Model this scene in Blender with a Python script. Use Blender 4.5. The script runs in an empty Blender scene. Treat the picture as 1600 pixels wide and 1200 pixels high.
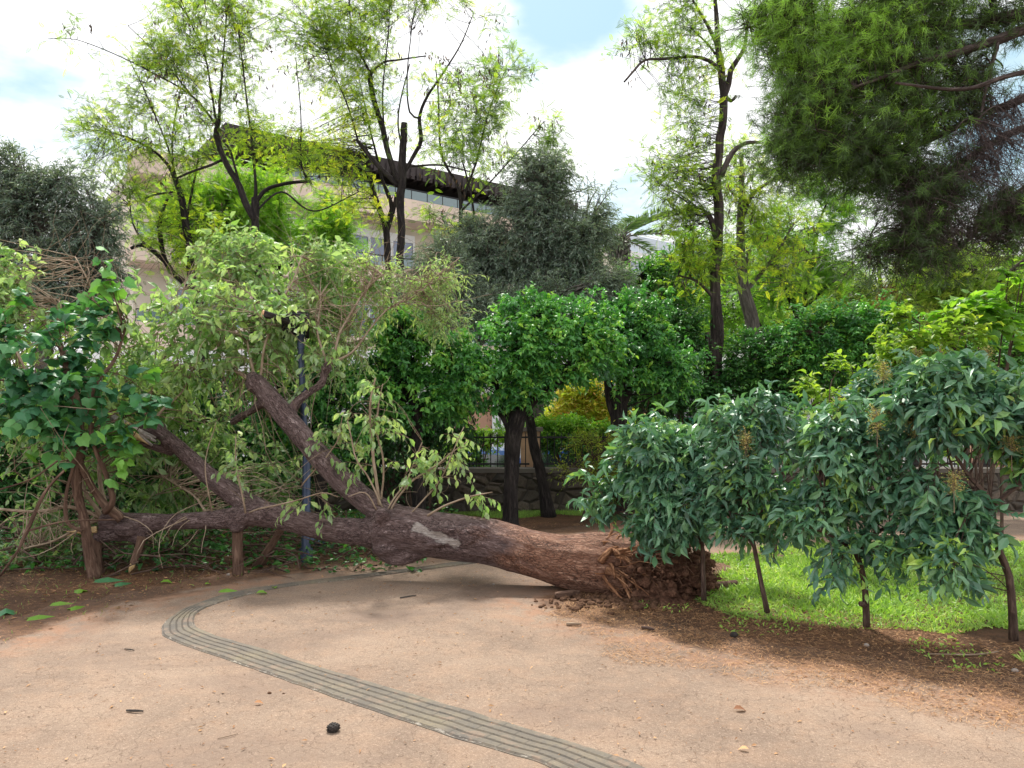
import bpy, math, random
import numpy as np
from mathutils import Vector
random.seed(7); RNG = np.random.default_rng(11)
SC = bpy.context.scene
COL = SC.collection
# ------------------------------------------------------------------ camera, world, sun, exposure
HOR, FPX, CAMZ = 650.0, 1202.0, 1.6
PITCH = math.atan((HOR-600)/FPX)
cam = bpy.data.cameras.new('camera'); camo = bpy.data.objects.new('camera', cam); COL.objects.link(camo)
camo.location = (0,0,CAMZ); camo.rotation_euler = (math.pi/2+PITCH,0,0)
cam.sensor_width = 36; cam.lens = 36*FPX/1600; cam.clip_start = .05; cam.clip_end = 3000
SC.camera = camo
SUN_EL, SUN_AZ = math.radians(56), math.radians(-14)      # behind the trees, a little to the left
sl = bpy.data.lights.new('sun','SUN'); sl.energy = 3.6; sl.angle = math.radians(4); sl.color = (1,.95,.86)
so = bpy.data.objects.new('sun', sl); COL.objects.link(so)
sdir = Vector((math.sin(SUN_AZ)*math.cos(SUN_EL), math.cos(SUN_AZ)*math.cos(SUN_EL), math.sin(SUN_EL)))
so.rotation_euler = sdir.to_track_quat('Z','Y').to_euler(); so.location = sdir*60
SC.view_settings.view_transform = 'Standard'; SC.view_settings.look = 'None'
SC.view_settings.exposure = 0.80; SC.view_settings.gamma = 1
SC.render.engine = 'CYCLES'
SC.cycles.max_bounces = 8; SC.cycles.transmission_bounces = 5; SC.cycles.diffuse_bounces = 4
def pdir(px,py):
    cp, sp = math.cos(PITCH), math.sin(PITCH)
    a, b = (px-800)/FPX, (600-py)/FPX
    return Vector((a, cp-b*sp, sp+b*cp))
W = bpy.data.worlds.new('World'); SC.world = W; W.use_nodes = True
nt = W.node_tree; N = nt.nodes; Lk = nt.links; N.clear()
out = N.new('ShaderNodeOutputWorld'); bg = N.new('ShaderNodeBackground'); bg.inputs[1].default_value = .09
sky = N.new('ShaderNodeTexSky'); sky.sky_type = 'NISHITA'; sky.sun_disc = False
sky.sun_elevation = SUN_EL; sky.sun_rotation = SUN_AZ; sky.dust_density = 2.5
tc = N.new('ShaderNodeTexCoord')
mp = N.new('ShaderNodeMapping'); mp.inputs['Scale'].default_value = (1,1,2.2)
no = N.new('ShaderNodeTexNoise'); no.inputs['Scale'].default_value = 3.2; no.inputs['Detail'].default_value = 7; no.inputs['Roughness'].default_value = .55
Lk.new(tc.outputs['Generated'], mp.inputs[0]); Lk.new(mp.outputs[0], no.inputs[0])
def wmath(op,a,b=None,clamp=False):
    m = N.new('ShaderNodeMath'); m.operation = op; m.use_clamp = clamp
    for i,v in enumerate((a,b)):
        if v is None: continue
        if isinstance(v,(int,float)): m.inputs[i].default_value = v
        else: Lk.new(v, m.inputs[i])
    return m.outputs[0]
def openness(px,py,rad,amp):             # a gap in the clouds near this direction
    d = pdir(px,py).normalized()
    v = N.new('ShaderNodeVectorMath'); v.operation = 'DISTANCE'; v.inputs[1].default_value = d
    nrm = N.new('ShaderNodeVectorMath'); nrm.operation = 'NORMALIZE'; Lk.new(tc.outputs['Generated'], nrm.inputs[0]); Lk.new(nrm.outputs[0], v.inputs[0])
    mr = N.new('ShaderNodeMapRange'); mr.interpolation_type = 'SMOOTHSTEP'
    mr.inputs[1].default_value = 0; mr.inputs[2].default_value = rad; mr.inputs[3].default_value = amp; mr.inputs[4].default_value = 0
    Lk.new(v.outputs['Value'], mr.inputs[0]); return mr.outputs[0]
s = no.outputs['Fac']
for a in ((885,10,.17,.52),(110,-10,.24,.22),(985,310,.15,.30),(1560,190,.14,.3),(60,250,.16,.12)):
    s = wmath('ADD', s, openness(*a))
cr = N.new('ShaderNodeMapRange'); cr.interpolation_type='SMOOTHSTEP'
cr.inputs[1].default_value = .58; cr.inputs[2].default_value = .84; cr.inputs[3].default_value = 0; cr.inputs[4].default_value = 1
Lk.new(s, cr.inputs[0])
cl = N.new('ShaderNodeMix'); cl.data_type = 'RGBA'; cl.inputs[6].default_value = (7.6,7.8,8.3,1); cl.inputs[7].default_value = (11.5,11.4,11.2,1)
n2 = N.new('ShaderNodeTexNoise'); n2.inputs['Scale'].default_value = 5; n2.inputs['Detail'].default_value = 5; Lk.new(mp.outputs[0], n2.inputs[0])
Lk.new(n2.outputs['Fac'], cl.inputs[0])
pale = N.new('ShaderNodeMix'); pale.data_type='RGBA'; pale.inputs[0].default_value = .8; pale.inputs[7].default_value = (3.4,5.4,6.3,1)
Lk.new(sky.outputs[0], pale.inputs[6])
mx = N.new('ShaderNodeMix'); mx.data_type = 'RGBA'
Lk.new(cr.outputs[0], mx.inputs[0]); Lk.new(cl.outputs[2], mx.inputs[6]); Lk.new(pale.outputs[2], mx.inputs[7])
Lk.new(mx.outputs[2], bg.inputs[0]); Lk.new(bg.outputs[0], out.inputs[0])

# ------------------------------------------------------------------ placement
def P(px,py,Y):
    d = pdir(px,py); t = Y/d.y
    return np.array((d.x*t, Y, CAMZ+d.z*t))
def G(px,py,z=0.0):
    d = pdir(px,py); t = (z-CAMZ)/d.z
    return np.array((d.x*t, d.y*t, z))
def gy(Y,z=0.0):                           # picture row of the ground at depth Y
    lo, hi = 600.0, 3000.0
    for _ in range(40):
        m = (lo+hi)/2
        if P(800,m,Y)[2] > z: lo = m
        else: hi = m
    return lo
def MPX(Y): return Y/FPX                   # metres per picture pixel at depth Y
# ------------------------------------------------------------------ numpy noise
def _h(i,j,k,s):
    v = np.sin(i*127.1+j*311.7+k*74.7+s*53.3)*43758.5453
    return v-np.floor(v)
def vn(p, s=0.0):
    p = np.asarray(p,float); f = np.floor(p); u = p-f; u = u*u*(3-2*u)
    i,j,k = f[...,0],f[...,1],f[...,2]; x,y,z = u[...,0],u[...,1],u[...,2]
    r = 0
    for a in (0,1):
        for b in (0,1):
            for c in (0,1):
                r = r + _h(i+a,j+b,k+c,s)*(x if a else 1-x)*(y if b else 1-y)*(z if c else 1-z)
    return r*2-1
def fbm(p, sc=1.0, o=4, s=0.0):
    r = 0; a = 1.0; t = 0
    for q in range(o):
        r = r+a*vn(np.asarray(p)*sc*(2.03**q)+q*17.3, s); t += a; a *= .5
    return r/t
def nrm(v): return v/np.maximum(np.linalg.norm(v,axis=-1,keepdims=True),1e-9)
# ------------------------------------------------------------------ materials
def mat(name):
    m = bpy.data.materials.new(name); m.use_nodes = True; t = m.node_tree
    p = t.nodes['Principled BSDF']; return m, t, p
def nd(t,kind,**kw):
    n = t.nodes.new(kind)
    for k,v in kw.items(): setattr(n,k,v)
    return n
def ramp(t,fac,stops,interp='LINEAR'):
    r = t.nodes.new('ShaderNodeValToRGB'); e = r.color_ramp; e.interpolation = interp
    while len(e.elements) > 1: e.elements.remove(e.elements[-1])
    e.elements[0].position = stops[0][0]; e.elements[0].color = (*stops[0][1],1)
    for p,c in stops[1:]:
        x = e.elements.new(p); x.color = (*c,1)
    t.links.new(fac, r.inputs[0]); return r.outputs[0]
def noise(t,vec,scale,detail=5,rough=.55,dist=0):
    n = t.nodes.new('ShaderNodeTexNoise'); n.inputs['Scale'].default_value = scale; n.inputs['Detail'].default_value = detail
    n.inputs['Roughness'].default_value = rough; n.inputs['Distortion'].default_value = dist
    if vec is not None: t.links.new(vec, n.inputs['Vector'])
    return n.outputs['Fac']
def mapping(t,vec,scale=(1,1,1),loc=(0,0,0),rot=(0,0,0)):
    m = t.nodes.new('ShaderNodeMapping'); m.inputs['Scale'].default_value = scale; m.inputs['Location'].default_value = loc; m.inputs['Rotation'].default_value = rot
    t.links.new(vec, m.inputs[0]); return m.outputs[0]
def mixc(t,f,a,b,mode='MIX'):
    m = t.nodes.new('ShaderNodeMix'); m.data_type = 'RGBA'; m.blend_type = mode
    for i,v in ((0,f),(6,a),(7,b)):
        if isinstance(v,(int,float)): m.inputs[i].default_value = v
        elif isinstance(v,tuple): m.inputs[i].default_value = (*v,1)
        else: t.links.new(v, m.inputs[i])
    return m.outputs[2]
def mth(t,op,a,b=None,clamp=False):
    m = t.nodes.new('ShaderNodeMath'); m.operation = op; m.use_clamp = clamp
    for i,v in enumerate((a,b)):
        if v is None: continue
        if isinstance(v,(int,float)): m.inputs[i].default_value = v
        else: t.links.new(v, m.inputs[i])
    return m.outputs[0]
def rng_(t,v,a,b,c=0,d=1,smooth=True):
    m = t.nodes.new('ShaderNodeMapRange'); m.interpolation_type = 'SMOOTHSTEP' if smooth else 'LINEAR'
    for i,x in enumerate((a,b,c,d)): m.inputs[i+1].default_value = x
    t.links.new(v, m.inputs[0]); return m.outputs[0]
def bump(t,p,h,strength=.5,dist=.02):
    b = t.nodes.new('ShaderNodeBump'); b.inputs['Strength'].default_value = strength; b.inputs['Distance'].default_value = dist
    t.links.new(h, b.inputs['Height']); t.links.new(b.outputs[0], p.inputs['Normal']); return b
def attr(t,name):
    a = t.nodes.new('ShaderNodeAttribute'); a.attribute_name = name; return a
def objco(t): return t.nodes.new('ShaderNodeTexCoord').outputs['Object']
LG = 1.35
def leaf_mat(name, stops, trans=.35, rough=.42, back=None, spec=.5, tgain=(1.25,1.35,.6)):
    m,t,p = mat(name)
    a = attr(t,'rnd').outputs['Fac']
    c = ramp(t,a,[(p_,tuple(min(.8,x*LG) for x in c_)) for p_,c_ in stops])
    nz = noise(t,objco(t),60,2)
    c = mixc(t, rng_(t,nz,.3,.7,0,.25), c, mixc(t,.5,c,(.10,.12,.02)))
    if back:
        g = t.nodes.new('ShaderNodeNewGeometry')
        c0 = c
        c = mixc(t, mth(t,'MULTIPLY',g.outputs['Backfacing'],.65), c0, back)
    t.links.new(c, p.inputs['Base Color']); p.inputs['Roughness'].default_value = rough
    p.inputs['Specular IOR Level'].default_value = spec
    tr = t.nodes.new('ShaderNodeBsdfTranslucent')
    t.links.new(mixc(t,1.0,c,tgain,'MULTIPLY'), tr.inputs[0])
    ms = t.nodes.new('ShaderNodeMixShader'); ms.inputs[0].default_value = trans
    t.links.new(p.outputs[0], ms.inputs[1]); t.links.new(tr.outputs[0], ms.inputs[2])
    t.links.new(ms.outputs[0], t.nodes['Material Output'].inputs[0])
    return m
def bark_mat(name, dark, mid, light, scale=1.0, bstr=.8, bdist=.02, lateral=26, along=5):
    m,t,p = mat(name)
    v = attr(t,'bark').outputs['Vector']
    v1 = mapping(t,v,(along*scale,lateral*scale,lateral*scale))
    n1 = noise(t,v1,1.0,6,.65,.6)
    n2 = noise(t,mapping(t,v,(2,4,4)),1.3,4)
    h = mth(t,'ADD',rng_(t,n1,.35,.62),mth(t,'MULTIPLY',noise(t,mapping(t,v,(30,90,90)),1,3),.35))
    c = ramp(t,n1,[(.3,dark),(.48,mid),(.68,light)])
    c = mixc(t,rng_(t,n2,.45,.75,0,.5),c,light)
    t.links.new(c,p.inputs['Base Color']); p.inputs['Roughness'].default_value = .88; p.inputs['Specular IOR Level'].default_value = .25
    bump(t,p,h,bstr,bdist); return m
def plain(name, col, rough=.6, metal=0, var=.12, scale=8, spec=.5):
    m,t,p = mat(name)
    n = noise(t,objco(t),scale,5)
    d = tuple(x*(1-var*2) for x in col); l = tuple(min(1,x*(1+var)) for x in col)
    t.links.new(ramp(t,n,[(.3,d),(.5,col),(.72,l)]),p.inputs['Base Color'])
    p.inputs['Roughness'].default_value = rough; p.inputs['Metallic'].default_value = metal; p.inputs['Specular IOR Level'].default_value = spec
    return m
# ------------------------------------------------------------------ mesh accumulator
class Acc:
    def __init__(s): s.V=[];s.F=[];s.R=[];s.B=[];s.M=[];s.n=0
    def add(s,V,faces,rnd=None,bark=None,mi=0):
        V = np.asarray(V,float).reshape(-1,3); n = len(V)
        if n == 0: return
        s.V.append(V); s.R.append(np.zeros(n)+(.5 if rnd is None else rnd)); s.B.append(V.copy() if bark is None else bark)
        for f in faces:
            f = np.asarray(f)
            if len(f): s.F.append(f+s.n); s.M.append(np.full(len(f),mi))
        s.n += n
    def merge(s,o,mi=None):
        for f,m in zip(o.F,o.M): s.F.append(f+s.n); s.M.append(m if mi is None else m*0+mi)
        s.V+=o.V; s.R+=o.R; s.B+=o.B; s.n+=o.n
    def build(s,name,mats,parent=None,smooth=True):
        me = bpy.data.meshes.new(name)
        V = np.concatenate(s.V).astype(np.float32); me.vertices.add(len(V)); me.vertices.foreach_set('co',V.ravel())
        lv = np.concatenate([f.ravel() for f in s.F]).astype(np.int32)
        lt = np.concatenate([np.full(len(f),f.shape[1]) for f in s.F]); ls = np.concatenate(([0],np.cumsum(lt)[:-1])).astype(np.int32)
        me.loops.add(len(lv)); me.loops.foreach_set('vertex_index',lv)
        me.polygons.add(len(ls)); me.polygons.foreach_set('loop_start',ls)
        me.polygons.foreach_set('material_index',np.concatenate(s.M).astype(np.int32))
        me.polygons.foreach_set('use_smooth',np.full(len(ls),smooth))
        a = me.attributes.new('rnd','FLOAT','POINT'); a.data.foreach_set('value',np.concatenate(s.R).astype(np.float32))
        b = me.attributes.new('bark','FLOAT_VECTOR','POINT'); b.data.foreach_set('vector',np.concatenate(s.B).astype(np.float32).ravel())
        me.update(calc_edges=True)
        for m in (mats if isinstance(mats,(list,tuple)) else [mats]): me.materials.append(m)
        o = bpy.data.objects.new(name,me); COL.objects.link(o)
        if parent is not None: o.parent = parent; o.matrix_parent_inverse = parent.matrix_world.inverted()
        return o
def tag(o,label=None,cat=None,group=None,kind=None):
    if label: o['label'] = label
    if cat: o['category'] = cat
    if group: o['group'] = group
    if kind: o['kind'] = kind
    return o
def thing(name,label,cat,loc=(0,0,0),group=None):
    o = bpy.data.objects.new(name,None); COL.objects.link(o); o.location = tuple(float(x) for x in loc)
    o.empty_display_size = .2; bpy.context.view_layer.update()
    return tag(o,label,cat,group)
# boxes and the like
def box(a,c,size,rz=0.0,mi=0,bev=0):
    sx,sy,sz = [x/2 for x in size]
    V = np.array([(x*sx,y*sy,z*sz) for x in (-1,1) for y in (-1,1) for z in (-1,1)],float)
    F = np.array([(0,1,3,2),(4,6,7,5),(0,4,5,1),(2,3,7,6),(0,2,6,4),(1,5,7,3)])
    if rz: 
        c_,s_ = math.cos(rz),math.sin(rz); V = np.stack((V[:,0]*c_-V[:,1]*s_, V[:,0]*s_+V[:,1]*c_, V[:,2]),1)
    a.add(V+np.array(c,float),[F],mi=mi)
# tubes: pts [N,m,3], rad [N,m]
def tubes(a,pts,rad,sides=5,rnd=.5,mi=0,lump=0.0,cap=True,seed=0,stretch=1.0):
    pts = np.asarray(pts,float); rad = np.asarray(rad,float)
    if pts.ndim==2: pts = pts[None]; rad = rad[None]
    N_,m,_ = pts.shape
    tan = nrm(np.gradient(pts,axis=1))
    mt = np.abs(tan.mean(1)); ref = np.zeros((N_,3)); ref[np.arange(N_),mt.argmin(1)] = 1
    ref = ref[:,None,:]; s1 = nrm(np.cross(tan,ref)); s2 = np.cross(tan,s1)
    th = np.arange(sides)*2*math.pi/sides
    c = np.cos(th)[None,None,:,None]; s_ = np.sin(th)[None,None,:,None]
    dirv = c*s1[:,:,None,:]+s_*s2[:,:,None,:]
    r = rad[:,:,None]*np.ones(sides)
    seg = np.linalg.norm(np.diff(pts,axis=1),axis=2); al = np.concatenate((np.zeros((N_,1)),np.cumsum(seg,1)),1)
    bark = np.stack((np.repeat(al[:,:,None],sides,2)+seed*3.7, r*np.cos(th)+seed*.37, r*np.sin(th)),-1)
    if lump:
        q = pts[:,:,None,:]+dirv*r[...,None]
        r = r*(1+lump*fbm(q/np.maximum(rad.mean(),.01),.55,3,seed))
    V = pts[:,:,None,:]+dirv*r[...,None]
    idx = np.arange(N_*m*sides).reshape(N_,m,sides)
    A = idx[:,:-1,:]; B = np.roll(A,-1,2); C = idx[:,1:,:]; D = np.roll(C,-1,2)
    F = [np.stack((A,B,D,C),-1).reshape(-1,4)]
    V = V.reshape(-1,3); bark = bark.reshape(-1,3)
    rr = np.repeat(np.zeros(N_)+rnd,m*sides)
    if cap and sides<=12:
        F.append(idx[:,0,::-1]); F.append(idx[:,-1,:])
    a.add(V,F,rr,bark,mi)
def spline(pts,n=None,step=None):
    """Catmull-Rom through (x,y,z,r) rows"""
    p = np.asarray(pts,float)
    if len(p)==2: p = np.array([p[0],(p[0]+p[1])/2,p[1]])
    L_ = np.linalg.norm(np.diff(p[:,:3],axis=0),axis=1); 
    q = np.vstack((2*p[0]-p[1],p,2*p[-1]-p[-2])); o = []
    for i in range(len(p)-1):
        k = max(2,int(round(L_[i]/(step or L_.sum()/(n or 12)))))
        t = np.linspace(0,1,k,endpoint=False)[:,None]
        a,b,c,d = q[i],q[i+1],q[i+2],q[i+3]
        o.append(.5*((2*b)+(c-a)*t+(2*a-5*b+4*c-d)*t**2+(3*b-a-3*c+d)*t**3))
    o.append(p[-1:]); r = np.concatenate(o); r[:,3] = np.maximum(r[:,3],.001); return r
def LIMB(Y,rows):
    """rows of (px,py,rpx[,dY])"""
    o = []
    for r in rows:
        y = Y+(r[3] if len(r)>3 else 0); o.append((*P(r[0],r[1],y), r[2]*MPX(y)))
    return np.array(o)
# ------------------------------------------------------------------ leaves
def tmpl(kind):
    if kind=='dia':
        V=[(0,0,0),(.5,.42,.06),(0,1,-.12),(-.5,.42,.06)]; return np.array(V,float),[np.array([(0,1,2,3)])]
    if kind=='oval':       # folded along the midrib, tip turned down
        V=[(0,0,0),(.42,.3,.10),(.46,.62,.05),(0,1,-.28),(-.46,.62,.05),(-.42,.3,.10),(0,.32,.02),(0,.66,-.06)]
        return np.array(V,float),[np.array([(0,1,6),(0,6,5),(7,2,3),(7,3,4)]),np.array([(6,1,2,7),(5,6,7,4)])]
    if kind=='long':
        V=[(0,0,0),(.5,.4,.04),(0,1,-.1),(-.5,.4,.04),(0,.45,-.02)]
        return np.array(V,float),[np.array([(0,1,4),(4,1,2),(0,4,3),(4,2,3)])]
    if kind=='lobe':
        a = [(0,0),(.28,-.12),(.56,.06),(.52,.30),(.50,.56),(.26,.66),(0,1),(-.26,.66),(-.50,.56),(-.52,.30),(-.56,.06),(-.28,-.12)]
        V=[(x,y,-.10*abs(x)*2-.15*y*y) for x,y in a]+[(0,.35,.06)]
        n=len(a); return np.array(V,float),[np.array([(i,(i+1)%n,n) for i in range(n)])]
    if kind=='pin':        # feather-like compound leaf
        V=[];F=[]
        for i in range(7):
            y=.16+.12*i; l=.24*(1-.25*abs(i-3)/3)
            for s in (-1,1):
                b=len(V); z=-.14*y*y
                V+=[(0,y,z),(s*l*.5,y+.075,z-.01),(s*l,y+.08,z-.05),(s*l*.55,y-.01,z-.02)]; F.append((b,b+1,b+2,b+3))
        b=len(V); V+=[(0,.95,-.13),(.05,1.05,-.15),(0,1.2,-.19),(-.05,1.05,-.15)]; F.append((b,b+1,b+2,b+3))
        b=len(V); V+=[(-.008,0,0),(.008,0,0),(.005,1,-.14),(-.005,1,-.14)]; F.append((b,b+1,b+2,b+3))
        return np.array(V,float),[np.array(F)]
    if kind=='blade':
        V=[(-.5,0,0),(.5,0,0),(.42,.5,.0),(-.42,.5,0),(0,1,-.3)]
        return np.array(V,float),[np.array([(0,1,2,3)]),np.array([(3,2,4)])]
T = {k:tmpl(k) for k in ('dia','oval','long','lobe','pin','blade')}
def leaves(a,pos,d,up,L,Wd,kind,rnd,mi=0,curl=0.0):
    """place leaves at pos [n,3], along d, face normal near up; L length, Wd width"""
    V0,F0 = T[kind]; n=len(pos)
    if n==0: return
    d = nrm(d); s = nrm(np.cross(d,up)); nn = np.cross(s,d)
    L = (np.zeros(n)+L)[:,None,None]; Wd=(np.zeros(n)+Wd)[:,None,None]
    k = (Wd if kind not in('pin',) else L)
    cz = V0[None,:,2:3]
    if curl: cz = cz*(1+curl*RNG.normal(size=(n,1,1)))
    V = pos[:,None,:]+s[:,None,:]*V0[None,:,0:1]*k + d[:,None,:]*V0[None,:,1:2]*L + nn[:,None,:]*cz*L
    m=len(V0); off=(np.arange(n)*m)[:,None,None]
    a.add(V.reshape(-1,3),[ (f[None]+off).reshape(-1,f.shape[1]) for f in F0], np.repeat(np.zeros(n)+rnd,m),None,mi)
def sprig_leaves(a,O,D,L,k,leaf,droop=.3,rnd=None,side=1.0,hang=.0,kind='oval',ratio=.45,up=(0,0,1),tw=None,twr=.002,upn=.5,sprd=.25,t0=.12,curl=.3,mi=0):
    """O,D [n,3] sprig origin, direction; L [n] length; k leaves per sprig; leaf length"""
    n=len(O)
    if n==0: return
    L=(np.zeros(n)+L)
    t=np.linspace(t0,1,k)[None,:]+RNG.uniform(-.3,.3,(n,k))/k
    t=np.clip(t,0.02,1.05)
    g=np.array((0,0,-1.0))
    pos=O[:,None,:]+D[:,None,:]*(L[:,None]*t)[...,None]+g*(droop*L[:,None]*t**2)[...,None]
    tan=nrm(D[:,None,:]+g*(2*droop*t)[...,None])
    sd=nrm(np.cross(tan,np.array((0.05,.03,1.0)))+RNG.normal(0,.35,(n,k,3)))
    sg=np.where(np.arange(k)%2==0,1,-1)[None,:,None]
    d=tan*.7+sd*sg*side+g*hang+RNG.normal(0,sprd,(n,k,3))
    if rnd is None: rnd=.5+.2*RNG.normal(size=n)
    r=np.clip((np.zeros(n)+rnd)[:,None]+.13*RNG.normal(size=(n,k)),0,1)
    U=np.array(up)+RNG.normal(0,upn,(n,k,3))
    ll=leaf*RNG.uniform(.5,1.22,(n,k))
    leaves(a,pos.reshape(-1,3),d.reshape(-1,3),U.reshape(-1,3),ll.ravel(),ll.ravel()*ratio*RNG.uniform(.8,1.2,n*k),kind,r.ravel(),mi,curl)
    if tw is not None:
        q=np.linspace(0,1,4)[None,:]
        pp=O[:,None,:]+D[:,None,:]*(L[:,None]*q)[...,None]+g*(droop*L[:,None]*q**2)[...,None]
        tubes(tw,pp,twr*np.linspace(1.3,.5,4)[None,:]*np.ones((n,1)),3,cap=False)
def BL(Y,rows):
    """rows (px,py,rx,ry[,dY[,ryd[,w]]]) -> blobs"""
    o=[]
    for r in rows:
        y=Y+(r[4] if len(r)>4 else 0); k=MPX(y)
        rd=r[5] if len(r)>5 else .8*(r[2]+r[3])/2*k
        w=r[6] if len(r)>6 else r[2]*r[3]
        o.append((P(r[0],r[1],y),np.array((r[2]*k,rd,r[3]*k)),w))
    return o
def blob_pts(blobs,n,shell=.45,gap=0.0,gsc=1.2,seed=0):
    w=np.array([b[2] for b in blobs],float); w/=w.sum()
    C=np.array([b[0] for b in blobs]); Rr=np.array([b[1] for b in blobs])
    res=[];cen=[];tot=0
    while tot<n:
        i=RNG.choice(len(blobs),n,p=w); u=nrm(RNG.normal(size=(n,3)))
        rad=(shell+(1-shell)*RNG.uniform(size=(n,1))) if shell>0 else RNG.uniform(size=(n,1))**(1/3)
        q=C[i]+u*rad*Rr[i]
        keep=vn(q*gsc+seed*9.1,seed)>(-1+gap*2-.0) if gap else np.ones(n,bool)
        res.append(q[keep]);cen.append(C[i][keep]);tot+=keep.sum()
        if len(res)>60: break
    return np.concatenate(res)[:n],np.concatenate(cen)[:n]
def crown(lv,tw,skel,blobs,ncl,nspr,k,leaf,kind='oval',ratio=.45,spr=.35,droop=.3,shell=.35,gap=0.0,gsc=1.2,twr=(.010,.003),out=.6,upb=.25,
          side=1.0,hang=0.0,stems=True,sd=0,clump=.22,upn=.5,csz=.25,twsides=4,base=.5,curl=.3,sag=.12,sprd=.25,stemr=.0022,minz=.05):
    C,cen=blob_pts(blobs,ncl,shell,gap,gsc,sd); n=len(C)
    C[:,2]=np.maximum(C[:,2],minz)
    if skel is not None:
        S=skel[:,:3]; dd=((C[:,None,:]-S[None,:,:])**2).sum(2)+np.maximum(0,(S[None,:,2]-C[:,None,2]))*.15
        dd=dd*RNG.uniform(.35,1.9,dd.shape); A=S[dd.argmin(1)]
        tt=np.linspace(0,1,6)[None,:,None]; ln=np.linalg.norm(C-A,axis=1)[:,None]
        ctl=(A+C)/2+np.array((0,0,1))*ln*sag*RNG.uniform(.2,1.6,(n,1))+RNG.normal(0,.11,(n,3))*ln
        pt=(1-tt)**2*A[:,None,:]+2*tt*(1-tt)*ctl[:,None,:]+tt**2*C[:,None,:]
        rr=np.linspace(twr[0],twr[1],6)[None,:]*np.clip(.6+.5*ln,.6,2.2)
        if tw is not None: tubes(tw,pt,rr,twsides,cap=False,seed=sd)
        dirc=nrm(pt[:,-1]-pt[:,-2])
    else:
        pt=C[:,None,:]+np.zeros((n,6,3)); dirc=nrm(C-cen)
    ti=RNG.integers(3,6,(n,nspr)) if skel is not None else np.full((n,nspr),5)
    O=pt[np.arange(n)[:,None],ti]+(RNG.normal(0,csz*.35,(n,nspr,3)) if skel is None else RNG.normal(0,.02,(n,nspr,3)))
    D=nrm(dirc[:,None,:]*.5+nrm(C-cen)[:,None,:]*out+nrm(RNG.normal(size=(n,nspr,3)))*.95+np.array((0,0,upb)))
    rc=base+clump*RNG.normal(size=(n,1))+.08*RNG.normal(size=(n,nspr))
    sprig_leaves(lv,O.reshape(-1,3),D.reshape(-1,3),spr*RNG.uniform(.5,1.25,n*nspr),k,leaf,droop,rc.ravel(),side,hang,kind,ratio,
                 tw=(tw if stems else None),twr=stemr,upn=upn,curl=curl,sprd=sprd)
    return pt[:,2:].reshape(-1,3)
def limbs_acc(specs,Y=None,sides=10,lump=.12,wob=.35,step=.12):
    """list of limb rows -> Acc of bark tubes + skeleton points"""
    a=Acc(); sk=[]
    for i,rows in enumerate(specs):
        p=LIMB(Y,rows) if Y is not None else np.asarray(rows,float)
        s_=spline(p,step=step)
        w=np.stack([fbm(s_[:,:3]*1.7+i*7+c*31,1,3,c) for c in range(3)],1)*wob*np.minimum(1,np.arange(len(s_))/4.0)[:,None]
        s_[:,:3]+=w*np.clip(s_[:,3:4]*1.2,0.01,.12)
        tubes(a,s_[:,:3],s_[:,3],sides if s_[:,3].max()>.03 else 6,lump=lump,seed=i)
        sk.append(s_)
    return a,np.concatenate(sk)
def tree(name,label,cat,Y,limbs,blobs,bark,leafm,ncl,nspr,k,leaf,group=None,extra=None,lsides=12,wob=.35,z0=0.0,pods=0,**kw):
    a,sk=limbs_acc(limbs,Y,lsides,wob=wob)
    b=P(limbs[0][0][0],limbs[0][0][1],Y+(limbs[0][0][3] if len(limbs[0][0])>3 else 0))
    root=thing(name,label,cat,(b[0],b[1],z0),group)
    a.build('trunk',bark,root)
    lv,tw=Acc(),Acc()
    crown(lv,tw,sk,BL(Y,blobs),ncl,nspr,k,leaf,**kw)
    for e in (extra or []):
        e=dict(e); bl=e.pop('blobs'); crown(lv,tw,sk,BL(Y,bl),**e)
    if tw.n: tw.build('branches',bark,root)
    if pods:
        C,_=blob_pts(BL(Y,blobs),pods,0,.3,.9,3); n=len(C); O=np.repeat(C,5,0)+RNG.normal(0,.05,(n*5,3)); D=nrm(np.array((0,0,-1.0))+RNG.normal(0,.35,(n*5,3)))
        leaves(lv,O,D,RNG.normal(size=(n*5,3)),RNG.uniform(.08,.16,n*5),.03,'long',np.clip(RNG.normal(.4,.3,n*5),0,1),1)
    lv.build('crown',[leafm,L_pod] if pods else leafm,root,smooth=False)
    return root
# ================================================================== SETTING
def poly_sd(pts,poly):
    """signed distance, positive inside"""
    d=np.full(len(pts),1e9); ins=np.zeros(len(pts),bool); n=len(poly)
    for i in range(n):
        a=poly[i];b=poly[(i+1)%n];e=b-a;w=pts-a
        t=np.clip((w@e)/max(e@e,1e-9),0,1); d=np.minimum(d,np.linalg.norm(w-t[:,None]*e,axis=1))
        c=((a[1]<=pts[:,1])&(b[1]>pts[:,1]))|((b[1]<=pts[:,1])&(a[1]>pts[:,1]))
        if abs(e[1])>1e-9:
            xx=a[0]+(pts[:,1]-a[1])/e[1]*e[0]; ins^=c&(pts[:,0]<xx)
    return np.where(ins,d,-d)
def gp(*l): return [G(x,y)[:2] for x,y in l]
PATH=np.array([(-14,1.5),(-7,4.0)]+gp((0,1003),(60,978),(130,955),(220,938),(330,915),(450,895),(560,880),(640,868),(720,854),(860,836),(1000,818),(1300,798),(1700,788))
     +[(16,13.0),(16,10.6)]+gp((1750,842),(1600,846),(1330,852),(1200,862),(1110,884),(1000,900),(880,925),(845,940),(880,958),(1000,988),(1150,1018),(1300,1048),(1600,1090))+[(4.3,3.3),(9,1.6),(16,-1),(16,-9),(-14,-9)])
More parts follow.
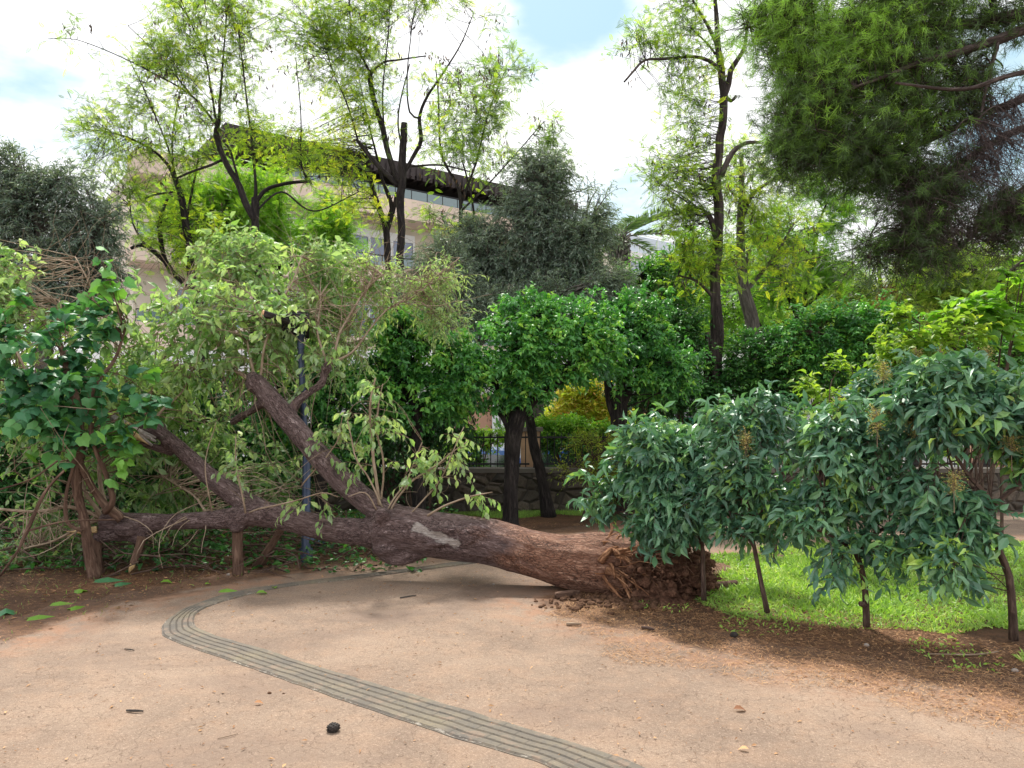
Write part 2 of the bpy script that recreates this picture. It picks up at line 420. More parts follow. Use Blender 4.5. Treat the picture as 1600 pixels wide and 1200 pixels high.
LAWN=np.array(gp((1085,905),(1110,884),(1200,864),(1330,855),(1600,849),(1800,846))+[(14,10.4),(14,7.0)]+gp((1750,1050),(1600,1012),(1480,992),(1340,974),(1230,955),(1140,936)))
LAWN2=np.array(gp((560,800),(640,790),(760,787),(880,788),(960,795),(890,803),(800,812),(640,812),(560,815)))
def soil_nodes(t,co):
    n1=noise(t,co,1.1,5,.6); n2=noise(t,co,16,8,.75); n3=noise(t,co,75,5,.7)
    c=ramp(t,n1,[(.3,(.082,.047,.031)),(.5,(.145,.078,.046)),(.7,(.21,.105,.055))])
    c=mixc(t,rng_(t,n2,.40,.62,0,.6),c,(.045,.028,.02))
    c=mixc(t,rng_(t,n3,.55,.70,0,.65),c,(.30,.18,.10))
    h=mth(t,'ADD',n2,mth(t,'MULTIPLY',n3,.5)); return c,h
def soil_mat():
    m,t,p=mat('soil'); c,h=soil_nodes(t,objco(t))
    t.links.new(c,p.inputs['Base Color']); p.inputs['Roughness'].default_value=.95; p.inputs['Specular IOR Level'].default_value=.15
    bump(t,p,h,.9,.03); return m
M_soil=soil_mat()
def path_mat():
    m,t,p=mat('compacted_path'); co=objco(t)
    sd=attr(t,'rnd').outputs['Fac']
    sc,sh=soil_nodes(t,co)
    big=noise(t,co,.75,5,.6,.4); mid=noise(t,co,5,6,.65); fine=noise(t,co,150,4,.8); grain=noise(t,co,420,2,.7)
    c=ramp(t,big,[(.3,(.155,.112,.084)),(.48,(.22,.160,.118)),(.66,(.29,.212,.155))])
    c=mixc(t,rng_(t,mid,.42,.66,0,.45),c,(.31,.205,.138))
    med=noise(t,co,55,5,.85); thr=noise(t,mapping(t,co,(14,60,1),rot=(0,0,.5)),1,6,.75,1.5)
    c=mixc(t,rng_(t,med,.46,.36,0,.7),c,(.16,.10,.072))
    c=mixc(t,rng_(t,med,.56,.66,0,.6),c,(.52,.38,.29))
    c=mixc(t,rng_(t,thr,.42,.34,0,.5),c,(.17,.11,.08))
    c=mixc(t,rng_(t,fine,.46,.34,0,.75),c,(.13,.08,.06))
    c=mixc(t,rng_(t,fine,.57,.68,0,.6),c,(.60,.46,.36))
    c=mixc(t,rng_(t,grain,.36,.26,0,.7),c,(.10,.065,.05))
    # hairline debris and cracks, two stretched networks
    vo=nd(t,'ShaderNodeTexVoronoi',feature='DISTANCE_TO_EDGE'); vo.inputs['Scale'].default_value=9
    wv=nd(t,'ShaderNodeVectorMath',operation='ADD'); t.links.new(co,wv.inputs[0])
    nn=t.nodes.new('ShaderNodeTexNoise'); nn.inputs['Scale'].default_value=6; nn.inputs['Detail'].default_value=4; t.links.new(co,nn.inputs['Vector'])
    sc2=nd(t,'ShaderNodeVectorMath',operation='SCALE'); sc2.inputs['Scale'].default_value=.35; t.links.new(nn.outputs['Color'],sc2.inputs[0]); t.links.new(sc2.outputs[0],wv.inputs[1]); t.links.new(wv.outputs[0],vo.inputs['Vector'])
    crack=mth(t,'MULTIPLY',rng_(t,vo.outputs['Distance'],.012,.0),rng_(t,noise(t,co,2.3,3),.42,.54))
    c=mixc(t,mth(t,'MULTIPLY',crack,.7),c,(.16,.10,.07))
    # damp and grimy patches with a shape of their own
    st=noise(t,mapping(t,co,(.5,1.1,1)),1.0,6,.65,.5)
    c=mixc(t,rng_(t,st,.49,.66,0,.65),c,(.185,.13,.10))
    e=mth(t,'ADD',sd,mth(t,'MULTIPLY',mth(t,'SUBTRACT',noise(t,co,2.6,8,.7),.5),.75))
    f=rng_(t,e,-.02,.16)
    # worn rim where soil washes over the path
    rim=mth(t,'MULTIPLY',rng_(t,sd,.75,.12),rng_(t,noise(t,co,4,6,.7),.40,.60))
    c=mixc(t,mth(t,'MULTIPLY',rim,.65),c,(.30,.155,.09))
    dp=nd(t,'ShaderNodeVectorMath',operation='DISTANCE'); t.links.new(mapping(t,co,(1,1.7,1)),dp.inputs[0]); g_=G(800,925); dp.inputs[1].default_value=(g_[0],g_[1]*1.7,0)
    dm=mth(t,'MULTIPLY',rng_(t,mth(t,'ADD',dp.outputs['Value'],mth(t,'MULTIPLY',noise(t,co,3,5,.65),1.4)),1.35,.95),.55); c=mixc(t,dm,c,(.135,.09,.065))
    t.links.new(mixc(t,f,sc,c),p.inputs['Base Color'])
    p.inputs['Roughness'].default_value=.88; p.inputs['Specular IOR Level'].default_value=.3
    h=mth(t,'ADD',mth(t,'MULTIPLY',fine,.35),mth(t,'MULTIPLY',grain,.25)); h=mth(t,'SUBTRACT',h,mth(t,'MULTIPLY',crack,.5))
    hm=nd(t,'ShaderNodeMix'); t.links.new(f,hm.inputs[0]); t.links.new(sh,hm.inputs[2]); t.links.new(h,hm.inputs[3])
    bump(t,p,hm.outputs[0],.75,.012); return m
M_path=path_mat()
# ground: one sheet to the horizon, dropping to the street behind the garden wall
ys=np.array([-60,-20,-8,0,4,8,12,13.0,13.08,14,20,40,120,1500.]); xs=np.array([-1500,-100,-30,-10,0,10,30,100,1500.])
zz=np.where(ys<13.04,0,-.6); X,Y_=np.meshgrid(xs,ys,indexing='ij'); Z=np.broadcast_to(zz,X.shape)
idx=np.arange(X.size).reshape(X.shape); a=Acc()
a.add(np.stack((X,Y_,Z),-1).reshape(-1,3),[np.stack((idx[:-1,:-1],idx[1:,:-1],idx[1:,1:],idx[:-1,1:]),-1).reshape(-1,4)])
tag(a.build('ground',M_soil,smooth=False),kind='structure')
# the path
def sheet(name,m,poly,x0,x1,y0,y1,cell,z,grow=.3):
    xs=np.arange(x0,x1,cell); ys=np.arange(y0,y1,cell); X,Y_=np.meshgrid(xs,ys,indexing='ij')
    pts=np.stack((X.ravel(),Y_.ravel()),1); sd=poly_sd(pts,poly)
    V=np.column_stack((pts,np.full(len(pts),z)+.006*vn(np.column_stack((pts*.7,pts[:,0]*0)),3)*0))
    idx=np.arange(len(pts)).reshape(X.shape); F=np.stack((idx[:-1,:-1],idx[1:,:-1],idx[1:,1:],idx[:-1,1:]),-1).reshape(-1,4)
    F=F[(sd[F]>-grow).all(1)]; u,inv=np.unique(F,return_inverse=True)
    a=Acc(); a.add(V[u],[inv.reshape(F.shape)],sd[u]); o=a.build(name,m,smooth=False); return tag(o,kind='structure')
sheet('path',M_path,PATH,-13,15.9,-8,13.0,.1,.004,.45)
# street beyond the wall
M_road=plain('asphalt',(.06,.06,.065),.9,var=.2,scale=30)
M_pave=plain('pavement_slabs',(.33,.31,.28),.9,var=.15,scale=3)
a=Acc(); box(a,(0,19.4,-.598),(160,6.4,.012)); tag(a.build('road',M_road,smooth=False),kind='structure')
a=Acc(); box(a,(0,24.1,-.54),(160,2.9,.14)); box(a,(0,15.2,-.54),(160,1.8,.14)); tag(a.build('pavement',M_pave,smooth=False),kind='structure')
# guiding strip of ribbed tiles
def px_line(l,n):
    p=np.array([G(x,y,.004) for x,y in l]); q=spline(np.column_stack((p,np.ones(len(p)))),step=.05)[:,:3]
    s=np.concatenate(([0],np.cumsum(np.linalg.norm(np.diff(q,axis=0),axis=1)))); t=np.linspace(0,s[-1],n)
    return np.stack([np.interp(t,s,q[:,i]) for i in range(3)],1)
inner=[(1160,1290),(1010,1200),(800,1132),(650,1087),(500,1043),(410,1014),(335,993),(303,974),(318,952),(375,933),(450,917),(520,909),(600,899),(715,884),(800,873),(880,862)]
outer=[(1010,1290),(860,1200),(700,1150),(550,1100),(450,1065),(350,1030),(284,1007),(254,991),(262,968),(305,945),(380,923),(500,906),(600,894),(712,879),(800,868),(880,857)]
ni=260; I=px_line(inner,ni); O=px_line(outer,ni)
# match stations by nearest point so that the ribs run parallel
D2=((I[:,None,:2]-O[None,:,:2])**2).sum(2); D2=D2+.02*((np.arange(ni)[:,None]-np.arange(ni)[None,:])/20.0)**2
j=np.maximum.accumulate(D2.argmin(1)); js=np.convolve(np.pad(j.astype(float),12,mode='edge'),np.ones(25)/25,'valid')
O2=np.stack([np.interp(js,np.arange(ni),O[:,c]) for c in range(3)],1)
prof=[(0,-.002),(.006,.004)]
for r in range(5):
    b=.04+r*.188; prof+=[(b,.005),(b+.02,.0115),(b+.145,.0115),(b+.165,.005)]
prof+=[(.994,.004),(1,-.002)]
prof=np.array(prof); u=prof[:,0][None,:,None]
V=I[:,None,:]*(1-u)+O2[:,None,:]*u; V[...,2]=.004+prof[:,1][None,:]
al=np.concatenate(([0],np.cumsum(np.linalg.norm(np.diff((I+O2)/2,axis=0),axis=1))))
bk=np.stack((np.repeat(al[:,None],len(prof),1),np.broadcast_to(prof[:,0],(ni,len(prof))),np.zeros((ni,len(prof)))),-1)
V[...,:2]+=.006*np.stack([vn(V*np.array((9,9,0))+c_*31,c_) for c_ in range(2)],-1); idx=np.arange(ni*len(prof)).reshape(ni,-1)
a=Acc(); a.add(V.reshape(-1,3),[np.stack((idx[:-1,:-1],idx[:-1,1:],idx[1:,1:],idx[1:,:-1]),-1).reshape(-1,4)],.5,bk.reshape(-1,3))
def strip_mat():
    m,t,p=mat('ribbed_tile'); v=attr(t,'bark').outputs['Vector']; co=objco(t)
    sx=nd(t,'ShaderNodeSeparateXYZ'); t.links.new(v,sx.inputs[0])
    n1=noise(t,co,3,5); n2=noise(t,co,45,6,.7); n3=noise(t,mapping(t,v,(9,30,1)),1.0,5,.7)
    c=ramp(t,n1,[(.3,(.085,.075,.066)),(.5,(.125,.108,.086)),(.7,(.155,.132,.092))])
    c=mixc(t,rng_(t,n2,.45,.65,0,.6),c,(.085,.078,.072))
    c=mixc(t,rng_(t,n3,.60,.67,0,.45),c,(.27,.235,.19))
    cv=nd(t,'ShaderNodeCombineXYZ'); t.links.new(mth(t,'FLOOR',mth(t,'ADD',mth(t,'MULTIPLY',sx.outputs[0],3.33),mth(t,'MULTIPLY',mth(t,'FLOOR',mth(t,'MULTIPLY',sx.outputs[1],5.319)),.37))),cv.inputs[0]); t.links.new(mth(t,'FLOOR',mth(t,'MULTIPLY',sx.outputs[1],5.319)),cv.inputs[1])
    wn=nd(t,'ShaderNodeTexWhiteNoise'); t.links.new(cv.outputs[0],wn.inputs['Vector']); c=mixc(t,wn.outputs['Value'],c,mixc(t,1.0,c,(1.3,1.25,1.15),'MULTIPLY'))
    c=mixc(t,mth(t,'MULTIPLY',rng_(t,noise(t,co,7,6,.7),.52,.64),.75),c,(.21,.15,.11))
    row=mth(t,'FLOOR',mth(t,'MULTIPLY',sx.outputs[1],5.319)); fr=mth(t,'FRACT',mth(t,'ADD',mth(t,'MULTIPLY',sx.outputs[0],3.33),mth(t,'MULTIPLY',row,.37))); j=mth(t,'ABSOLUTE',mth(t,'SUBTRACT',fr,.5))
    c=mixc(t,mth(t,'MULTIPLY',rng_(t,j,.475,.492),.55),c,(.05,.042,.036))
    # dirt in the grooves
    g=mth(t,'FRACT',mth(t,'MULTIPLY',mth(t,'SUBTRACT',sx.outputs[1],.04),5.319)); gm=mth(t,'GREATER_THAN',g,.87)
    c=mixc(t,mth(t,'MULTIPLY',gm,.75),c,(.06,.048,.04))
    # chipped pale mortar along both borders
    ed=mth(t,'ABSOLUTE',mth(t,'SUBTRACT',sx.outputs[1],.5)); 
    ch=mth(t,'MULTIPLY',rng_(t,ed,.40,.455),rng_(t,noise(t,mapping(t,v,(11,16,1)),1.0,6,.75),.56,.60))
    c=mixc(t,mth(t,'MULTIPLY',ch,.7),c,(.40,.36,.31))
    t.links.new(c,p.inputs['Base Color']); p.inputs['Roughness'].default_value=.9; bump(t,p,n2,.6,.008); return m
tag(a.build('tactile_strip',strip_mat(),smooth=False),kind='structure')

# ================================================================== MATERIALS OF THE PLANTS
B_dark=bark_mat('dark_bark',(.012,.010,.011),(.030,.024,.024),(.075,.062,.058),1.0,1,.03)
B_furrow=bark_mat('furrowed_bark',(.014,.011,.011),(.05,.038,.036),(.14,.11,.10),.8,1,.04,18,2.2)
B_twig=bark_mat('tan_twig_bark',(.13,.09,.06),(.25,.18,.125),(.40,.32,.24),1.5,.4,.005)
B_grey=bark_mat('grey_bark',(.05,.042,.038),(.11,.095,.085),(.2,.18,.16),1,.9,.02)
B_sap=bark_mat('young_brown_bark',(.035,.022,.018),(.08,.05,.04),(.16,.11,.085),1.6,.6,.008)
B_pine=bark_mat('pine_bark',(.022,.015,.013),(.06,.042,.036),(.13,.10,.09),1,.9,.02)
L_sap=leaf_mat('glossy_privet_leaf',[(0,(.028,.085,.062)),(.42,(.062,.165,.098)),(.70,(.115,.25,.12)),(.9,(.20,.37,.09)),(1,(.32,.46,.09))],.22,.44,spec=.8)
L_orange=leaf_mat('orange_tree_leaf',[(0,(.022,.095,.035)),(.45,(.06,.22,.05)),(.75,(.14,.37,.065)),(1,(.30,.50,.08))],.3,.42,spec=.7)
L_dark=leaf_mat('dark_shrub_leaf',[(0,(.016,.065,.022)),(.5,(.045,.16,.036)),(1,(.13,.30,.05))],.3,.4)
L_olive=leaf_mat('olive_leaf',[(0,(.045,.085,.065)),(.5,(.105,.16,.12)),(.85,(.21,.27,.20)),(1,(.34,.40,.30))],.32,.36,back=(.34,.40,.36))
L_fall=leaf_mat('wilted_leaf',[(0,(.055,.135,.04)),(.4,(.125,.24,.07)),(.75,(.23,.36,.13)),(1,(.42,.52,.20))],.45,.5,back=(.36,.47,.30))
L_locust=leaf_mat('locust_leaf',[(0,(.06,.10,.04)),(.35,(.14,.24,.03)),(.7,(.32,.44,.035)),(1,(.55,.56,.06))],.58,.5)
L_bright=leaf_mat('bright_green_leaf',[(0,(.06,.16,.022)),(.5,(.15,.32,.035)),(1,(.32,.46,.06))],.5,.45)
L_yellow=leaf_mat('yellow_green_leaf',[(0,(.10,.19,.03)),(.5,(.22,.34,.05)),(1,(.46,.50,.09))],.5,.5)
L_autumn=leaf_mat('autumn_leaf',[(0,(.20,.30,.04)),(.45,(.42,.44,.07)),(.8,(.55,.40,.12)),(1,(.55,.30,.15))],.55,.5)
L_ivy=leaf_mat('ivy_leaf',[(0,(.018,.085,.045)),(.5,(.042,.15,.07)),(.8,(.08,.23,.07)),(1,(.14,.32,.05))],.28,.5,spec=.4)
L_pine=leaf_mat('pine_needles',[(0,(.025,.042,.020)),(.4,(.055,.105,.028)),(.75,(.13,.25,.04)),(1,(.26,.46,.06))],.30,.5)
L_dead=leaf_mat('dead_brown_foliage',[(0,(.10,.045,.025)),(.5,(.22,.095,.05)),(1,(.36,.18,.09))],.3,.8)
L_pod=leaf_mat('seed_pod',[(0,(.028,.018,.018)),(.6,(.07,.04,.035)),(1,(.15,.08,.05))],.2,.7)
L_palm=leaf_mat('palm_leaflet',[(0,(.04,.09,.03)),(.5,(.08,.15,.045)),(1,(.15,.22,.07))],.3,.4)
L_grass=leaf_mat('grass_blade',[(0,(.16,.15,.06)),(.16,(.12,.19,.045)),(.45,(.19,.34,.06)),(.8,(.32,.47,.09)),(1,(.50,.56,.20))],.42,.5)
L_lit=leaf_mat('dry_needle',[(0,(.07,.038,.022)),(.5,(.22,.105,.05)),(1,(.44,.26,.13))],.1,.8)
M_pan=leaf_mat('flower_panicle',[(0,(.20,.22,.05)),(.5,(.38,.38,.11)),(1,(.52,.36,.18))],.3,.7)

# ================================================================== THE FALLEN TREE
TR=[ # main stem and limbs in picture pixels + depth
 [(1010,888,40,7.12),(960,884,42,7.12),(915,880,40,7.15),(870,874,36,7.2),(820,861,33,7.28),(770,848,33,7.36),(720,840,34,7.44),(670,834,34,7.5),(625,829,35,7.56),(590,829,30,7.6)],
 [(630,832,30,7.56),(590,832,27,7.58),(555,831,24,7.6),(520,827,22,7.62),(480,819,21,7.64),(440,809,21.5,7.68),(400,803,21,7.72),(370,808,18,7.75),(330,813,16,7.8),(290,814.5,15,7.85),(245,816,15.5,7.9),(205,816,17,7.93),(172,814,17,7.95),(158,812,13,7.95)],
 [(440,806,17,7.7),(400,794,18,7.76),(372,777,17,7.85),(342,756,15.5,7.95),(312,731,14,8.05),(284,704,13,8.15),(256,681,12,8.25),(236,667,13,8.3),(226,660,10,8.32)],
 [(650,826,28,7.56),(606,804,25,7.62),(566,778,21,7.72),(532,748,20,7.82),(500,714,19,7.95),(470,679,18,8.08),(441,645,17.5,8.2),(417,617,17,8.3),(398,594,14,8.38),(390,584,8,8.4)],
 [(452,650,9,8.2),(466,627,8,8.22),(484,612,7,8.26),(502,600,7,8.3),(507,584,8,8.33),(513,570,9,8.35)],
 [(415,625,12,8.3),(396,640,8,8.45),(378,650,7,8.6),(362,660,6,8.7)],
 [(680,852,16,7.46),(645,862,20,7.46),(618,868,19,7.46),(600,862,15,7.5),(583,855,10,7.5)],
 [(640,866,9,7.44),(614,872,10,7.44),(606,874,6,7.44)],
 [(1000,862,18,7.25),(955,861,20,7.2),(920,864,17,7.1),(905,868,11,7.02)],
 [(1010,905,22,7.0),(960,903,20,6.98),(915,896,20,7.05),(870,887,22,7.12),(820,872,22,7.2)],
 [(1000,850,14,7.5),(940,852,20,7.45),(880,853,18,7.4),(820,842,16,7.4)],
 [(150,838,12,7.9),(180,836,11,7.9),(215,833,14,7.9),(240,826,13,7.92)],
 [(180,672,6,8.1),(200,680,6,8.1),(222,692,6,8.15),(245,700,7,8.2),(270,706,8,8.2)],
]
hero=Acc(); sk=[]; skt=[]
for i,rows in enumerate(TR):
    p=np.array([(*P(r[0],r[1],r[3]),(r[2]*(1.09 if i in (0,8,9,10) else .90)+(.5 if i==0 else 0))*MPX(r[3])) for r in rows]); s_=spline(p,step=.04)
    tubes(hero,s_[:,:3],s_[:,3],24,cap=True); hero.F=hero.F
    # close the ends
    tan=nrm(np.gradient(s_[:,:3],axis=0)); ln=np.concatenate(([0],np.cumsum(np.linalg.norm(np.diff(s_[:,:3],axis=0),axis=1))))
    sk.append(np.column_stack((s_,ln+i*11.3))); skt.append(tan)
def capends(a,s_,sides=24): pass
SKH=np.concatenate(sk); SKT=np.concatenate(skt)
tmp=Acc()
for s_ in sk:
    n=len(s_); pts=s_[:,:3]; tubes(tmp,pts,s_[:,3],12,cap=True)
o=tmp.build('trunk',[M_soil])
# burl and flare lumps
import bmesh
bm=bmesh.new(); bm.from_mesh(o.data)
def lump(px,py,Yd,r,sc=(1,1,1)):
    g=bmesh.ops.create_icosphere(bm,subdivisions=2,radius=r*MPX(Yd)); c=P(px,py,Yd)
    for v in g['verts']: v.co=Vector((v.co.x*sc[0]+c[0],v.co.y*sc[1]+c[1],v.co.z*sc[2]+c[2]))
lump(733,838,7.22,21,(1,.6,.9)); lump(752,832,7.22,15,(1.1,.6,1)); lump(598,806,7.40,14); lump(905,866,6.98,11,(.9,1,1)); lump(610,858,7.45,20,(1.5,1,.7)); lump(200,826,7.85,17,(1.3,1,.8))
lump(400,600,8.36,17); lump(240,672,8.3,17,(1.2,1,1)); lump(262,690,8.18,12); lump(938,892,6.95,17,(1.4,1,.9)); lump(510,574,8.33,10); lump(372,822,7.72,13,(1,1,.8)); lump(165,815,7.95,16,(.6,1,1)); lump(215,838,7.88,13,(1.3,1,1))
lump(700,828,7.25,13,(2.2,.5,.6)); lump(680,850,7.22,9,(2,.8,.7))
bm.to_mesh(o.data); bm.free()
md=o.modifiers.new('r','REMESH'); md.mode='VOXEL'; md.voxel_size=.0125; md.use_smooth_shade=True
sm=o.modifiers.new('s','SMOOTH'); sm.factor=.6; sm.iterations=7
dg=bpy.context.evaluated_depsgraph_get(); me=bpy.data.meshes.new_from_object(o.evaluated_get(dg)); o.modifiers.clear()
old=o.data; o.data=me; bpy.data.meshes.remove(old); me.materials.clear()
nv=len(me.vertices); V=np.empty(nv*3,np.float32); me.vertices.foreach_get('co',V); V=V.reshape(-1,3).astype(float)
Nn=np.empty(nv*3,np.float32); me.vertices.foreach_get('normal',Nn); Nn=Nn.reshape(-1,3).astype(float)
ni_=np.empty(nv,int)
for q in range(0,nv,6000):
    d=np.linalg.norm(V[q:q+6000,None,:]-SKH[None,:,:3],axis=2)-SKH[None,:,3]; ni_[q:q+6000]=d.argmin(1)
T0=SKT[ni_]; rel=V-SKH[ni_,:3]; along=(rel*T0).sum(1)+SKH[ni_,4]; rel=rel-(rel*T0).sum(1)[:,None]*T0
s1=nrm(np.cross(T0,np.array((.02,.05,1.0)))); s2=np.cross(T0,s1)
bk=np.stack((along,(rel*s1).sum(1),(rel*s2).sum(1)),1)
st=bk*np.array((3.2,11,11)); dis=.011*fbm(st,1,4,2)+.012*fbm(V,3.2,3,5)+.018*fbm(V,1.6,2,8)
# wavy fissures and rings round the knot
kn=P(735,838,7.1); dk=np.linalg.norm(V-kn,axis=1); dis+=.010*np.sin(dk*95+2*vn(V*6))*np.exp(-(dk/.13)**2)-.03*np.exp(-(dk/.035)**2)
V2=V+Nn*dis[:,None]; V2[:,2]=np.maximum(V2[:,2],.01)
me.vertices.foreach_set('co',V2.astype(np.float32).ravel()); 
at=me.attributes.new('bark','FLOAT_VECTOR','POINT'); at.data.foreach_set('vector',bk.astype(np.float32).ravel())
# bare scar: distance from the line of torn bark
w0,w1=P(650,824,7.3),P(714,849,7.25); e=(w1-w0)*np.array((1,0,1)); tt=np.clip(((V-w0)@e)/(e@e),0,1); ds=np.linalg.norm((V-(w0+tt[:,None]*e))*np.array((1,.05,1)),axis=1)
ds=ds*1.25+np.clip(Nn[:,1]+.15,0,1)*1.0
redness=np.clip((V[:,0]+.9)/1.3,0,1)
cut=np.zeros(nv)
a2=me.attributes.new('scar','FLOAT','POINT'); a2.data.foreach_set('value',ds.astype(np.float32))
a3=me.attributes.new('red','FLOAT','POINT'); a3.data.foreach_set('value',redness.astype(np.float32))
me.polygons.foreach_set('use_smooth',np.ones(len(me.polygons),bool)); me.update()
def hero_mat():
    m,t,p=mat('reddish_trunk_bark'); v=attr(t,'bark').outputs['Vector']
    n1=noise(t,mapping(t,v,(10,34,34)),1,8,.70,1.1); n2=noise(t,mapping(t,v,(2,5,5)),1.2,5,.6); n3=noise(t,mapping(t,v,(40,110,110)),1,4,.7)
    n4=noise(t,mapping(t,v,(16,70,70)),1,5,.7,1.2)
    vo=nd(t,'ShaderNodeTexVoronoi',feature='DISTANCE_TO_EDGE'); vo.inputs['Scale'].default_value=1
    dv=nd(t,'ShaderNodeVectorMath',operation='ADD'); ns=t.nodes.new('ShaderNodeTexNoise'); ns.inputs['Scale'].default_value=30; t.links.new(v,ns.inputs['Vector']); sc_=nd(t,'ShaderNodeVectorMath',operation='SCALE'); sc_.inputs['Scale'].default_value=.04; t.links.new(ns.outputs['Color'],sc_.inputs[0]); t.links.new(v,dv.inputs[0]); t.links.new(sc_.outputs[0],dv.inputs[1])
    t.links.new(mapping(t,dv.outputs[0],(17,52,52)),vo.inputs['Vector']); plate=rng_(t,vo.outputs['Distance'],.0,.14)
    red=attr(t,'red').outputs['Fac']
    ca=ramp(t,n1,[(.30,(.030,.019,.020)),(.43,(.15,.095,.090)),(.55,(.25,.172,.163)),(.71,(.42,.33,.32))])
    cb=ramp(t,n1,[(.30,(.065,.028,.020)),(.42,(.29,.135,.085)),(.54,(.42,.22,.145)),(.70,(.56,.36,.26))])
    rf=rng_(t,mth(t,'ADD',red,mth(t,'MULTIPLY',mth(t,'SUBTRACT',n2,.5),1.1)),.40,.85)
    c=mixc(t,rf,ca,cb)
    c=mixc(t,rng_(t,n2,.42,.3,0,.55),c,(.055,.038,.04))
    c=mixc(t,rng_(t,n4,.41,.30,0,.55),c,(.05,.032,.030))
    c=mixc(t,mth(t,'MULTIPLY',mth(t,'SUBTRACT',1,plate),mth(t,'MULTIPLY',rng_(t,n2,.35,.6),.75)),c,(.03,.018,.018))
    c=mixc(t,rng_(t,n3,.58,.75,0,.4),c,(.36,.28,.27))
    sc=attr(t,'scar').outputs['Fac']; e=mth(t,'ADD',sc,mth(t,'MULTIPLY',mth(t,'SUBTRACT',noise(t,mapping(t,v,(8,22,22)),1,6,.7),.5),.19))
    c=mixc(t,rng_(t,e,.075,.045,0,.5),c,(.05,.03,.03))
    wc=ramp(t,n4,[(.3,(.32,.25,.23)),(.5,(.58,.51,.47)),(.75,(.74,.68,.63))])
    c=mixc(t,rng_(t,e,.060,.030,0,.95),c,wc)
    t.links.new(c,p.inputs['Base Color']); p.inputs['Roughness'].default_value=.8; p.inputs['Specular IOR Level'].default_value=.3
    h=mth(t,'ADD',mth(t,'ADD',rng_(t,n1,.3,.65),mth(t,'MULTIPLY',plate,.6)),mth(t,'ADD',mth(t,'MULTIPLY',n4,.7),mth(t,'MULTIPLY',n3,.3))); bump(t,p,h,1,.018); return m
B_hero=hero_mat(); me.materials.append(B_hero)
FT=thing('fallen_tree','huge reddish brown uprooted tree lying across the path with torn roots and wilting crown','fallen tree',G(700,905))
o.parent=FT; o.matrix_parent_inverse=FT.matrix_world.inverted()
# torn pale wood, splinters
M_wood=bark_mat('torn_pale_wood',(.34,.20,.09),(.56,.38,.18),(.72,.56,.33),2,.5,.01,60,4)
def splinter(name,rows,Yd,mat_=None,label=None,n=4,sp=.02):
    a=Acc()
    for i in range(n):
        p=LIMB(Yd,rows); p[:,:3]+=RNG.normal(0,sp*.4,(1,3))+RNG.normal(0,sp*.25,(len(p),3)); p[-1,:3]+=RNG.normal(0,sp,3); p[-1,3]*=.3
        s_=spline(p,n=9); tubes(a,s_[:,:3],s_[:,3]*RNG.uniform(.5,1),6,lump=.3,seed=i)
    o=a.build(name,mat_ or M_wood,FT); 
    if label: o['label']=label
    return o
splinter('splinter',[(150,828,5),(130,830,4),(108,832,2)],7.85,label='pale torn splinter sticking out of the broken limb')
splinter('splinter',[(196,662,4),(212,680,4),(228,694,2)],8.02,label='yellow strip of torn wood on the upper limb')
splinter('splinter',[(176,652,6),(205,668,6),(240,692,7)],8.1,B_hero,n=3)
# stubs that prop the tree on the ground
def stub(rows,Yd,tip=None):
    a=Acc(); p=LIMB(Yd,rows); s_=spline(p,n=12); tubes(a,s_[:,:3],s_[:,3],12,lump=.14,seed=3); o=a.build('branch_stub',B_stub,FT)
    if tip is not None:
        b=Acc(); q=s_[-1]; d=nrm(s_[-1,:3]-s_[-3,:3]); pp=np.array([q[:3]-d*.005,q[:3]+d*.05,q[:3]+d*.10]); tubes(b,pp,np.array([q[3]*.95,q[3]*.8,q[3]*.25]),8,lump=.2); b.build('torn_end',M_wood,o)
    return o
B_stub=bark_mat('stub_bark',(.05,.028,.02),(.12,.068,.048),(.22,.14,.10),1.2,.8,.015)
stub([(152,838,10),(149,862,9),(152,gy(7.9)+3,11)],7.9)
stub([(371,818,8),(371,850,8),(373,gy(7.8)+3,9)],7.8)
stub([(222,838,7),(216,860,6),(208,880,5)],7.82,tip=1)
stub([(440,826,6,.2),(425,850,6,.25),(408,878,7,.3),(400,gy(8.2),7,.35)],7.85)
# root plate: fibrous red-brown root wood + roots
M_rootw=bark_mat('fibrous_root_wood',(.14,.055,.026),(.40,.18,.09),(.58,.33,.19),1.4,1,.02,45,5)
a=Acc()
for i in range(240):
    th=RNG.uniform(0,2*math.pi); r=RNG.uniform(.02,.31); c0=P(952+RNG.uniform(-30,15),883,7.12)+np.array((0,math.cos(th)*r,math.sin(th)*r*.8))
    ln=RNG.uniform(.2,.62); d=nrm(np.array((1.0,math.cos(th)*.55+RNG.normal(0,.2),math.sin(th)*.5-.3+RNG.normal(0,.3))))
    pts=[c0]; 
    for q in range(6): d=nrm(d+RNG.normal(0,.28,3)+np.array((0,0,-.12))); pts.append(pts[-1]+d*ln/6)
    pts=np.array(pts); pts[:,2]=np.maximum(pts[:,2],.01); rr=np.linspace(RNG.choice([.006,.011,.02,.035],p=[.45,.3,.17,.08]),.004,7); tubes(a,pts,rr,6,lump=.35,seed=i)
a.build('root_wood',M_rootw,FT)
a=Acc()
for i in range(620):
    u_=nrm(RNG.normal(size=3)+np.array((.1,-.25,.15))); c0=P(1022,898,7.15)+u_*np.array((.50,.40,.33)); c0[2]=abs(c0[2]); d=nrm(u_+RNG.normal(0,.6,3)); pts=[c0]
    for q in range(6): d=nrm(d+RNG.normal(0,.45,3)+np.array((0,0,-.25))); pts.append(pts[-1]+d*RNG.uniform(.02,.06))
    pts=np.array(pts); pts[:,2]=np.maximum(pts[:,2],.006); tubes(a,pts,np.linspace(RNG.choice([.0018,.003,.006],p=[.6,.3,.1]),.001,7),4,cap=False,seed=i)
